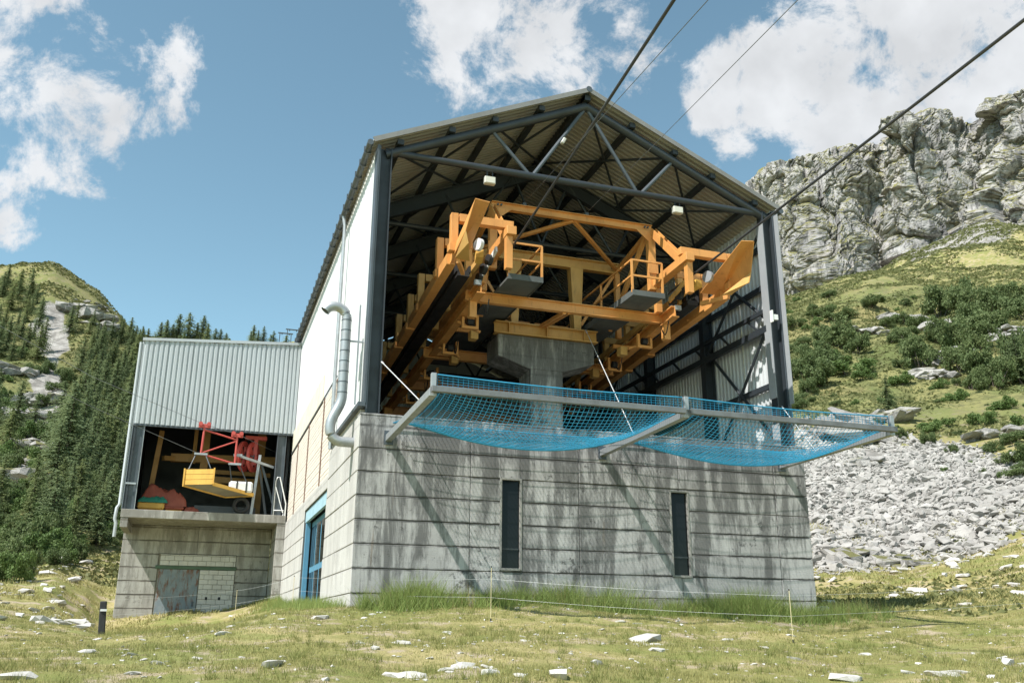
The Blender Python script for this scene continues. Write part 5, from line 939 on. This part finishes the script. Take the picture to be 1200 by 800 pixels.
MB().box((AXL-.02, AY-.12, SLT-.33), (-.0, AY+8, SLT)).build('loading_slab', M['concrete_annex'], an, bevel=.012)
MB().box((AXL+.0, AY-.10, SLT-.72), (AXL+.28, AY+2.55, SLT-.335)).build('corbel', M['concrete_annex'], an, bevel=.012)
MB().box((-.34, AY-.10, -1.4), (.0, AY+2.55, SLT-.335)).build('pier', M['concrete_annex'], an, bevel=.012)
BZ = -.7
lw = MB().box((AXL+.03, LWY+.035, -1.6), (-.35, LWY+.4, SLT-.335)).build('lower_wall', M['joint'], an)
OPN = [(-4.92, -1.74, -1.6, 2.02), (-4.85, -1.74, 2.02, 2.50)]
lifts(lw, M['concrete_annex'], 'x', LWY+.035, -1, [AXL, -3.4, -.35], [-1.4, -.87, -.315, .24, .795, 1.35, 1.91, 2.47, 3.03, 3.66], [(-4.92, -1.74, -1.6, 2.5)])
lifts(lw, M['concrete_annex'], 'y', AXL+.03, -1, [LWY, LWY+2.5, LWY+5.4], [-1.4, -.87, -.315, .24, .795, 1.35, 1.91, 2.47, 3.03, 3.66])
MB().box((AXL+.035, LWY+.405, -1.6), (AXL+.4, AY+8, SLT-.335)).build('end_wall', M['joint'], an)
bw = MB().box((-4.9, LWY+.03, -1.4), (-1.76, LWY+.034, 2.48)).build('blocked_opening', M['old_board'], an)
MB().box((-5.0, LWY-.07, 1.86), (-1.70, LWY+.02, 2.00)).build('lintel', M['green_lintel'], an, bevel=.006)
dd = MB().box((-4.86, LWY-.03, -1.2), (-3.22, LWY+.02, 1.855)).build('rusty_door', M['rusty_door'], an, bevel=.006)
for xx in (-4.45, -4.04, -3.63): MB().box((xx-.012, LWY-.042, -1.2), (xx+.012, LWY-.032, 1.84)).build('door_rib', M['rusty_door'], dd)
MB().box((-3.4, LWY-.055, .35), (-3.32, LWY-.032, .55)).build('handle', M['slate_steel'], dd)
def blocks(x0, x1, z0, z1, bwid=.375, bh=.205):
    z = z0; r = 0
    while z < z1-.05:
        x = x0-(bwid/2 if r % 2 else 0)
        while x < x1-.02:
            a, b = max(x, x0), min(x+bwid, x1)
            if b-a > .06: panel_box('block', (a+.006, LWY-.045-random.choice((0, .004, .008)), z+.006), (b-.006, LWY+.025, min(z+bh, z1)-.006), M['block_white'], bw, .006)
            x += bwid
        z += bh; r += 1
blocks(-3.19, -1.75, -.80, 1.85); blocks(-4.84, -1.75, 2.01, 2.47)
for xx in (-2.83, -2.30): MB().box((xx-.045, LWY-.062, .62), (xx+.045, LWY-.052, .74)).build('vent_hole', M['black_rubber'], bw)
# railing by the hall wall
rl = thing('bay_railing', 'white tubular railing at the right end of the loading bay', 'railing', (-.3, AY+.3, SLT))
MB().tube([(-.52, AY+.08, SLT), (-.52, AY+.08, 5.45), (-.46, AY+.08, 5.62), (-.36, AY+.04, 5.62), (-.04, AY-.02, 4.5), (-.04, AY-.02, SLT)], .026, 8).build('tube', M['white_paint'], rl, smooth=True)
MB().tube([(-.50, AY+.06, 5.2), (-.14, AY, 4.12)], .022, 8).build('tube', M['white_paint'], rl, smooth=True); MB().tube([(-.52, AY+.06, SLT+.02), (-.52, AY+.06, 4.22), (-.12, AY, 4.22), (-.12, AY, SLT)], .022, 8).build('tube', M['white_paint'], rl, smooth=True)

# orange machinery frame inside the bay
mf = thing('bay_machine_frame', 'ochre steel frame in the dark behind the hanging load platform', 'steel frame', (-3.5, 21.5, SLT))
for p, q, w in (((-5.6, 20.2, 4.0), (-5.35, 20.2, 7.6), .2), ((-3.5, 21, 5.6), (-3.5, 21, 8.2), .32), ((-3.95, 21, 6.4), (-3.95, 21, 8.2), .16), ((-1.1, 21.2, 4), (-1.1, 21.2, 8), .35)): MB().bar(p, q, w, w).build('post', M['bay_ochre_shaded'], mf)
for p, q, w in (((-4.9, 21, 6.6), (-.4, 21, 6.7), .34), ((-5.2, 20.6, 6.5), (-3.3, 22, 6.7), .2), ((-4.0, 21, 5.75), (-1.2, 21, 5.7), .26), ((-4.2, 21.1, 6.1), (-.6, 21.3, 6.1), .18)): MB().bar(p, q, w, w).build('beam', M['bay_ochre_shaded'], mf)
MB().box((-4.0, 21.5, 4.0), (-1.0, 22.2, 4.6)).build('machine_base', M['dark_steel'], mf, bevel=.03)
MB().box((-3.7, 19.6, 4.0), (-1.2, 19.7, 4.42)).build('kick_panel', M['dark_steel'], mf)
# red sheave and grey stand
sv = thing('rope_sheave', 'large red double rope sheave hanging behind the yellow platform', 'sheave', (-1.6, 19.3, 6.0))
for dx in (-.30, .10):
    c = Vector((-1.6+dx*1.0, 19.3, 6.55)); m = MB()
    for a0 in range(0, 360, 15):
        p0, p1 = rad(a0), rad(a0+15)
        def rp(r, a, o): return c+Vector((math.cos(a)*r*.42+o*.9, math.cos(a)*r*.9-o*.4, math.sin(a)*r))
        m.add([rp(.66, p0, -.05), rp(.66, p1, -.05), rp(.46, p1, -.05), rp(.46, p0, -.05), rp(.66, p0, .05), rp(.66, p1, .05), rp(.46, p1, .05), rp(.46, p0, .05)], [(0,1,2,3),(4,5,6,7),(0,1,5,4),(3,2,6,7)])
    m.build('rim', M['red_paint'], sv)
    for a0 in (20, 80, 140): a = rad(a0); MB().bar(rp(.5, a, 0), rp(-.5, a, 0), .09, .09).build('spoke', M['red_paint'], sv)
    MB().disc(c, (.9, -.4, 0), .13, .16, 16).build('hub', M['slate_steel'], sv, smooth=True)
MB().box((-1.52, 19.2, 6.2), (-1.36, 19.4, 7.45)).box((-1.9, 19.15, 7.3), (-1.0, 19.4, 7.45)).build('hanger', M['red_paint'], sv)
st_ = thing('sheave_stand', 'grey steel stand with slanting legs beside the red sheave', 'stand', (-1.3, 18.6, SLT))
MB().bar((-1.42, 18.6, SLT), (-1.25, 18.7, 6.55), .11, .11).build('leg', M['galvanised'], st_); MB().bar((-.35, 18.9, SLT), (-1.15, 18.9, 6.2), .09, .09).build('leg', M['slate_steel'], st_); MB().bar((-.75, 19.4, SLT), (-1.2, 19.0, 6.0), .09, .09).build('leg', M['slate_steel'], st_)
MB().bar((-2.15, 18.3, 6.40), (-.65, 18.75, 6.06), .10, .10).build('arm', M['galvanised'], st_); MB().box((-2.35, 18.2, 6.36), (-2.0, 18.36, 6.46)).build('arm_plate', M['galvanised'], st_)

# red trolley and yellow load platform
tr = thing('rope_trolley', 'red tubular rope trolley above the yellow load platform', 'trolley', (-3.0, 18.0, 6.2))
T1, T2, B1, B2 = Vector((-3.62, 17.95, 7.45)), Vector((-2.28, 18.15, 7.18)), Vector((-3.65, 17.95, 6.32)), Vector((-2.27, 18.15, 6.02))
for a, b, r in ((T1, B1, .045), (T2, B2, .045), (T1+Vector((0, 0, -.12)), T2+Vector((0, 0, -.15)), .038), (B1, B2, .038), (B1+Vector((.05, 0, .05)), T2+Vector((0, 0, -.2)), .03)): MB().tube([a, b], r, 8).build('frame_tube', M['red_paint'], tr, smooth=True)
for T in (T1, T2):
    MB().box((T.x-.24, T.y-.06, T.z-.04), (T.x+.24, T.y+.06, T.z+.12)).build('carriage', M['red_paint'], tr, bevel=.01)
    for dx in (-.16, .16): MB().disc((T.x+dx, T.y-.08, T.z+.12), (0, 1, 0), .085, .05, 14).build('wheel', M['red_paint'], tr, smooth=True)
for B in (B1, B2): MB().box((B.x-.26, B.y-.06, B.z-.05), (B.x+.26, B.y+.06, B.z+.03)).build('spreader', M['galvanised'], tr)
lp = thing('load_platform', 'yellow wooden load platform with end boards, hanging in the loading bay', 'load platform', (-3.0, 18.2, 5.0))
p00, p10, p11, p01 = Vector((-4.20, 17.6, 4.96)), Vector((-3.06, 17.3, 5.00)), Vector((-1.40, 18.4, 4.78)), Vector((-2.5, 18.9, 4.74))
MB().prism([p00, p10, p11, p01], (0, 0, .06)).build('deck', M['old_board'], lp)
m = MB(); m.bar(p10+Vector((0, -.02, .02)), p11+Vector((0, -.02, .02)), .06, .14); m.build('side_rail', M['yellow_wood'], lp); MB().bar(p00+Vector((0, .02, .02)), p01+Vector((0, .02, .02)), .06, .14).build('side_rail', M['yellow_wood'], lp); MB().bar(p01+Vector((0, .03, .02)), p11+Vector((0, .03, .02)), .06, .14).build('end_rail', M['yellow_wood'], lp)
for k in range(3): MB().bar(p00+Vector((0, -.03, .10+k*.21)), p10+Vector((0, -.03, .10+k*.21)), .035, .195).build('end_board', M['yellow_wood'], lp)
for a, b in ((p00, p00), (p10, p10)): MB().bar(a+Vector((0, -.06, 0)), a+Vector((0, -.06, .66)), .06, .06).build('end_post', M['yellow_wood'], lp)
for c, top in ((p00+Vector((.15, 0, .64)), B1+Vector((-.2, 0, -.05))), (p10+Vector((-.15, .0, .64)), B1+Vector((.2, 0, -.05))), (p11+Vector((-.1, 0, .1)), B2+Vector((.2, 0, -.05))), (p01+Vector((.3, 0, .1)), B2+Vector((-.2, 0, -.05)))):
    MB().tube([c, top], .022, 6).build('sling', M['slate_steel'], lp)
sk = thing('white_sack', 'white wrapped load strapped at the right end of the yellow platform', 'sack', (-1.9, 18.35, 4.85))
o = MB().box((-2.42, 18.1, 4.86), (-1.46, 18.7, 5.3)).build('wrapping', M['white_paint'], sk, bevel=.07)
for xx in (-2.1, -1.72): MB().box((xx-.03, 18.085, 4.85), (xx+.03, 18.715, 5.31)).build('strap', M['fence_black'], sk)
o = tag(MB().disc((-1.9, 17.95, 4.35), (.4, 1, 0), .34, .02, 22).build('dark_tyre_disc', M['black_rubber'], None), 'x', 'tyre'); bpy.data.objects.remove(o)
ty = MB()
R1, r1 = .27, .08; c = Vector((-1.85, 18.5, 4.36)); n1_, n2_ = 22, 8; vs, fs = [], []
for i in range(n1_):
    a = 2*math.pi*i/n1_
    for j in range(n2_): b = 2*math.pi*j/n2_; q = (R1+r1*math.cos(b)); vs.append(c+Vector((math.cos(a)*q, r1*math.sin(b), math.sin(a)*q)))
for i in range(n1_):
    for j in range(n2_): fs.append((i*n2_+j, ((i+1) % n1_)*n2_+j, ((i+1) % n1_)*n2_+(j+1) % n2_, i*n2_+(j+1) % n2_))
tag(ty.add(vs, fs).build('rubber_tyre', M['black_rubber'], None, smooth=True), 'black tyre leaning below the right end of the yellow platform', 'tyre')
rope('goods_rope', [(-30, 11.5, 18.6), (-8, 16.6, 8.86), T1+Vector((0, 0, .1)), T2+Vector((0, 0, .1)), (-.6, 19.6, 6.9)], .009, M['thin_rope'], 'thin rope carrying the red trolley across the grey cladding')
rope('goods_haul_rope', [(-30, 11.5, 16.8), (-8, 16.6, 7.72), B1+Vector((-.2, 0, .05))], .008, M['thin_rope'], 'lower thin rope running to the foot of the red trolley', 6)
# tarpaulins and cushions
def blanket(name, x0, x1, y0, y1, z0, h, mat, label, cat, seed, n=34):
    V = []; F = []
    for i in range(n+1):
        for j in range(n+1):
            u, v = i/n, j/n; e = min(1, 6*min(u, 1-u, v, 1-v)+.0); x = x0+(x1-x0)*u; y = y0+(y1-y0)*v
            z = z0+h*(e**.5)*(.72+.35*float(fbm(np.array([x*1.3+seed]), np.array([y*1.3]), 1., 2)[0]))+(.10*(1-abs(float(perlin(np.array([x*4.+seed]), np.array([y*4.+x*2]), 2.)[0]))*2.2)+.05*float(perlin(np.array([x*9.+seed]), np.array([y*9.]), 2.)[0]))*e*min(1, h*2.5)
            V.append((x, y, z))
    for i in range(n):
        for j in range(n): F.append((i*(n+1)+j, (i+1)*(n+1)+j, (i+1)*(n+1)+j+1, i*(n+1)+j+1))
    o = MB().add(V, F).build(name, mat, None, smooth=True); o.data.set_sharp_from_angle(angle=rad(180)); return tag(o, label, cat)
def cushion(a, b, mat, label):
    return tag(MB().box(a, b).build('foam_mat', mat, None, bevel=.05), label, 'mat')
cushion((-5.92, 19.50, 4.0), (-4.9, 20.25, 4.16), M['ochre'], 'lowest yellow mat at the left end of the loading bay')
cushion((-5.94, 19.49, 4.17), (-4.88, 20.25, 4.46), M['yellow_wood'], 'thick yellow mat under the green tarpaulin')
cushion((-4.85, 19.50, 4.0), (-4.15, 20.25, 4.17), M['yellow_wood'], 'short yellow mat under the folded orange tarpaulin')
cushion((-4.87, 19.49, 4.18), (-4.10, 20.25, 4.32), M['tarp_orange'], 'flat orange mat on the short yellow mat')
blanket('green_tarpaulin', -5.95, -4.75, 19.45, 20.35, 4.44, .26, M['tarp_green'], 'green tarpaulin spread on the thick yellow mat', 'tarpaulin', 3)
blanket('orange_tarpaulin', -5.9, -4.0, 19.60, 20.95, 4.33, .85, M['tarp_orange'], 'crumpled orange tarpaulin heaped on the yellow mats', 'tarpaulin', 8)
blanket('orange_tarpaulin', -4.15, -3.45, 19.45, 20.35, 4.0, .36, M['tarp_orange'], 'small orange tarpaulin lying on the slab right of the mats', 'tarpaulin', 5)

# ================================================================ FENCES, LIFT GANTRIES
def fence_post(x, y, h, mat, label, name='fence_post', r=.006):
    z = gz(x, y); o = thing(name, label, 'fence post', (x, y, z)); MB().tube([(x, y, z-.1), (x, y, z+h)], r, 8).build('rod', mat, o, smooth=True)
    MB().tube([(x, y, z+h*.97), (x, y, z+h)], r*1.8, 8).build('insulator', M['fence_black'], o); MB().tube([(x, y, z-.02), (x, y, z+.06)], r*2.6, 8).build('foot', M['fence_black'], o)
    return Vector((x, y, z))

def wire(name, pts, label): return tag(MB().tube(pts, .0018, 5).build(name, M['stay_wire'], None), label, 'wire')
o = thing('fence_post', 'black wooden fence post beside the left corner of the annex', 'fence post', (-5.3, 3.0, gz(-5.3, 3.0))); z = gz(-5.3, 3.0)
MB().bar((-5.3, 3, z-.2), (-5.36, 3, z+.78), .15, .13).build('stake', M['fence_black'], o, bevel=.02); MB().box((-5.4, 2.9, z+.55), (-5.26, 2.925, z+.6)).build('insulator', M['white_paint'], o)
FP = [Vector((-5.33, 2.92, z))]
for x, y, h, lab in ((-2.2, 6.2, .85, 'thin pale fence rod in front of the white blocks of the annex'), (-.75, 5.2, .85, 'thin pale fence rod beside the blue side door'), (2.16, -3.8, 1.05, 'thin yellow fence rod in front of the left window slit'), (6.75, -7.0, .92, 'thin yellow fence rod near the right corner of the front wall'), (16.5, -5.5, .9, 'thin yellow fence rod at the right edge of the meadow')):
    FP.append(fence_post(x, y, h, M['fence_rod'], lab))
for hh, nm in ((.45, 'lower'), (.80, 'upper')):
    for a, b, seg in zip(FP[:-1], FP[1:], ('across the annex door', 'between the annex and the blue door', 'past the left corner of the front wall', 'along the front wall', 'right of the front wall')):
        pts = [a.lerp(b, k/8)+Vector((0, 0, hh-.10*math.sin(math.pi*k/8)*.4)) for k in range(9)]; wire('fence_wire', pts, nm+' white fence wire '+seg)
# ski-lift gantries on the far crest
for px_, py_, lab in ((14.2, 236.0, 'small grey lift gantry on the crest beside the hall eave'), (16.6, 241.0, 'taller grey lift gantry behind the first one on the crest')):
    z = gz(px_, py_); g = thing('lift_gantry', lab, 'lift gantry', (px_, py_, z)); h = 4.6 if px_ < 15 else 6.2
    for dx in (-1.7, 1.7): MB().bar((px_+dx, py_, z-1), (px_+dx*.92, py_, z+h), .22, .22).build('leg', M['slate_steel'], g)
    MB().bar((px_-2.1, py_, z+h), (px_+2.1, py_, z+h), .3, .3).build('crossbar', M['slate_steel'], g)
    for dx in (-1, 1): MB().bar((px_+dx, py_-.1, z+h-.5), (px_+dx, py_-.1, z+h), .25, .2).build('roller_battery', M['dark_steel'], g)


# ================================================================ GRASS
def blades(name, P, h, w, lean, mat, label, segs=1):
    n = len(P); a = RNG.uniform(0, 2*np.pi, n); l = RNG.uniform(0, lean, n)*h; b = RNG.uniform(0, 2*np.pi, n)
    dx, dy = np.cos(a)*w/2, np.sin(a)*w/2; top = P+np.c_[np.cos(b)*l, np.sin(b)*l, h]
    dx, dy = dx+0*a, dy+0*a; V = np.stack([P-np.c_[dx, dy, 0*dx+.01], P+np.c_[dx, dy, 0*dx-.01], top], 1).reshape(-1, 3)
    return tag(link(name, np_mesh(name, V, np.arange(3*n).reshape(-1, 3)), mat), label, 'grass', kind='stuff')
def field(n, azr, dr, pw=1.0):
    a = RNG.uniform(*azr, n); d = dr[0]+(dr[1]-dr[0])*RNG.uniform(0, 1, n)**pw; x = CX+d*np.sin(np.radians(a)); y = CY+d*np.cos(np.radians(a)); return x, y, d
def outside(x, y): return ~((x > -.05) & (x < W_+.05) & (y > -.03) & (y < L_)) & ~((x > AXL) & (x < .3) & (y > LWY-.1))
x, y, d = field(430000, (-14, 52), (8, 34), 1.1); k = outside(x, y) & (fbm(x*.8, y*.8, 3., 3)+RNG.normal(0, .25, len(x)) > -.28); x, y, d = x[k], y[k], d[k]
blades('short_grass', np.c_[x, y, ground(x, y)], np.clip(RNG.uniform(.010, .045, len(x))*(1+1.1*fbm(x*.6, y*.6, 5., 4)), .006, .10), .0055+.0005*d, .9, M['grass_blades'], 'short yellowish turf of the foreground meadow')
x, y, d = field(5200, (-14, 52), (8.2, 27)); k = outside(x, y) & (fbm(x*.7, y*.7, 13., 3) > .02); x, y = x[k], y[k]; nb = 16
x = np.repeat(x, nb)+RNG.normal(0, .028, len(x)*nb); y = np.repeat(y, nb)+RNG.normal(0, .028, len(y)*nb); blades('grass_tufts', np.c_[x, y, ground(x, y)], RNG.uniform(.04, .13, len(x)), .008, 1.1, M['tuft_grass'], 'small green grass tufts dotted over the meadow')
x, y, d = field(120000, (-14, 52), (30, 62)); k = outside(x, y) & (fbm(x*.3, y*.3, 3., 3) > -.2); x, y, d = x[k], y[k], d[k]
blades('pasture_grass', np.c_[x, y, ground(x, y)], RNG.uniform(.04, .16, len(x)), .03+.0006*d, 1.0, M['grass_blades'], 'rough pasture grass beside and behind the station')
# lush tufts along the foot of the front wall
n = 34000; x = RNG.uniform(.1, 14.2, n); y = -np.abs(RNG.normal(0, .6, n))-.05; den = fbm(x*.55, y*.4, 8., 3)*.7+fbm(x*2.2, y*2.2, 4., 2)*.6+np.interp(x, [0, 1, 4, 6, 7.5, 9, 11, 13, 14.2], [-.35, -.05, .2, .15, -.1, .2, .35, .25, -.1])+RNG.normal(0, .12, n)
k = den > .0; x, y, den = x[k], y[k], den[k]
blades('tall_grass', np.c_[x, y, ground(x, y)], np.clip(RNG.uniform(.10, .62, len(x))*(.6+1.1*den), .06, .95), .016, 1.2, M['tall_grass'], 'lush tall grass along the foot of the concrete front wall')
n = 1500; x = RNG.uniform(.3, 14, n); y = -np.abs(RNG.normal(0, .6, n))-.05; blades('seed_stalks', np.c_[x, y, ground(x, y)], RNG.uniform(.3, .7, n), .008, .35, M['dry_grass'], 'thin pale grass stalks along the foot of the front wall')
n = 5000; x = -np.abs(RNG.normal(0, .5, n))-.05; y = RNG.uniform(0, 18, n); blades('side_grass', np.c_[x, y, ground(x, y)], RNG.uniform(.08, .35, n), .012, .8, M['tall_grass'], 'grass along the foot of the left side wall')

# dwarf heath and tussocks on the slopes
def heath(name, n, azr, dr, label, th):
    x, y, d = field(n, azr, dr); k = fbm(x*.06, y*.06, 3., 4)+RNG.normal(0, .12, n) > th; az_ = np.degrees(np.arctan2(x-CX, y-CY)); k &= ~((np.abs(az_-np.interp(d, [60, 90, 130, 200], [-11.4, -10.2, -8.9, -9.7])) < .75+.5*fbm(x*.08, y*.08, 1., 3)) & (d > 68) & (d < 205)); x, y, d = x[k], y[k], d[k]
    s = .10+.0022*d; return blades(name, np.c_[x, y, ground(x, y)], RNG.uniform(.2, .8, len(x))*s, RNG.uniform(1.0, 2.2, len(x))*s, .9, M['heath'], label)
heath('heath_right', 210000, (14, 58), (84, 330), 'low olive heath covering the slope below the cliff', -.35)
heath('heath_left', 90000, (-16, 6), (50, 240), 'low olive heath covering the left hillside', -.3)
heath('heath_pasture', 14000, (35, 54), (28, 56), 'dark dwarf shrub patches in the pasture below the scree', .28)
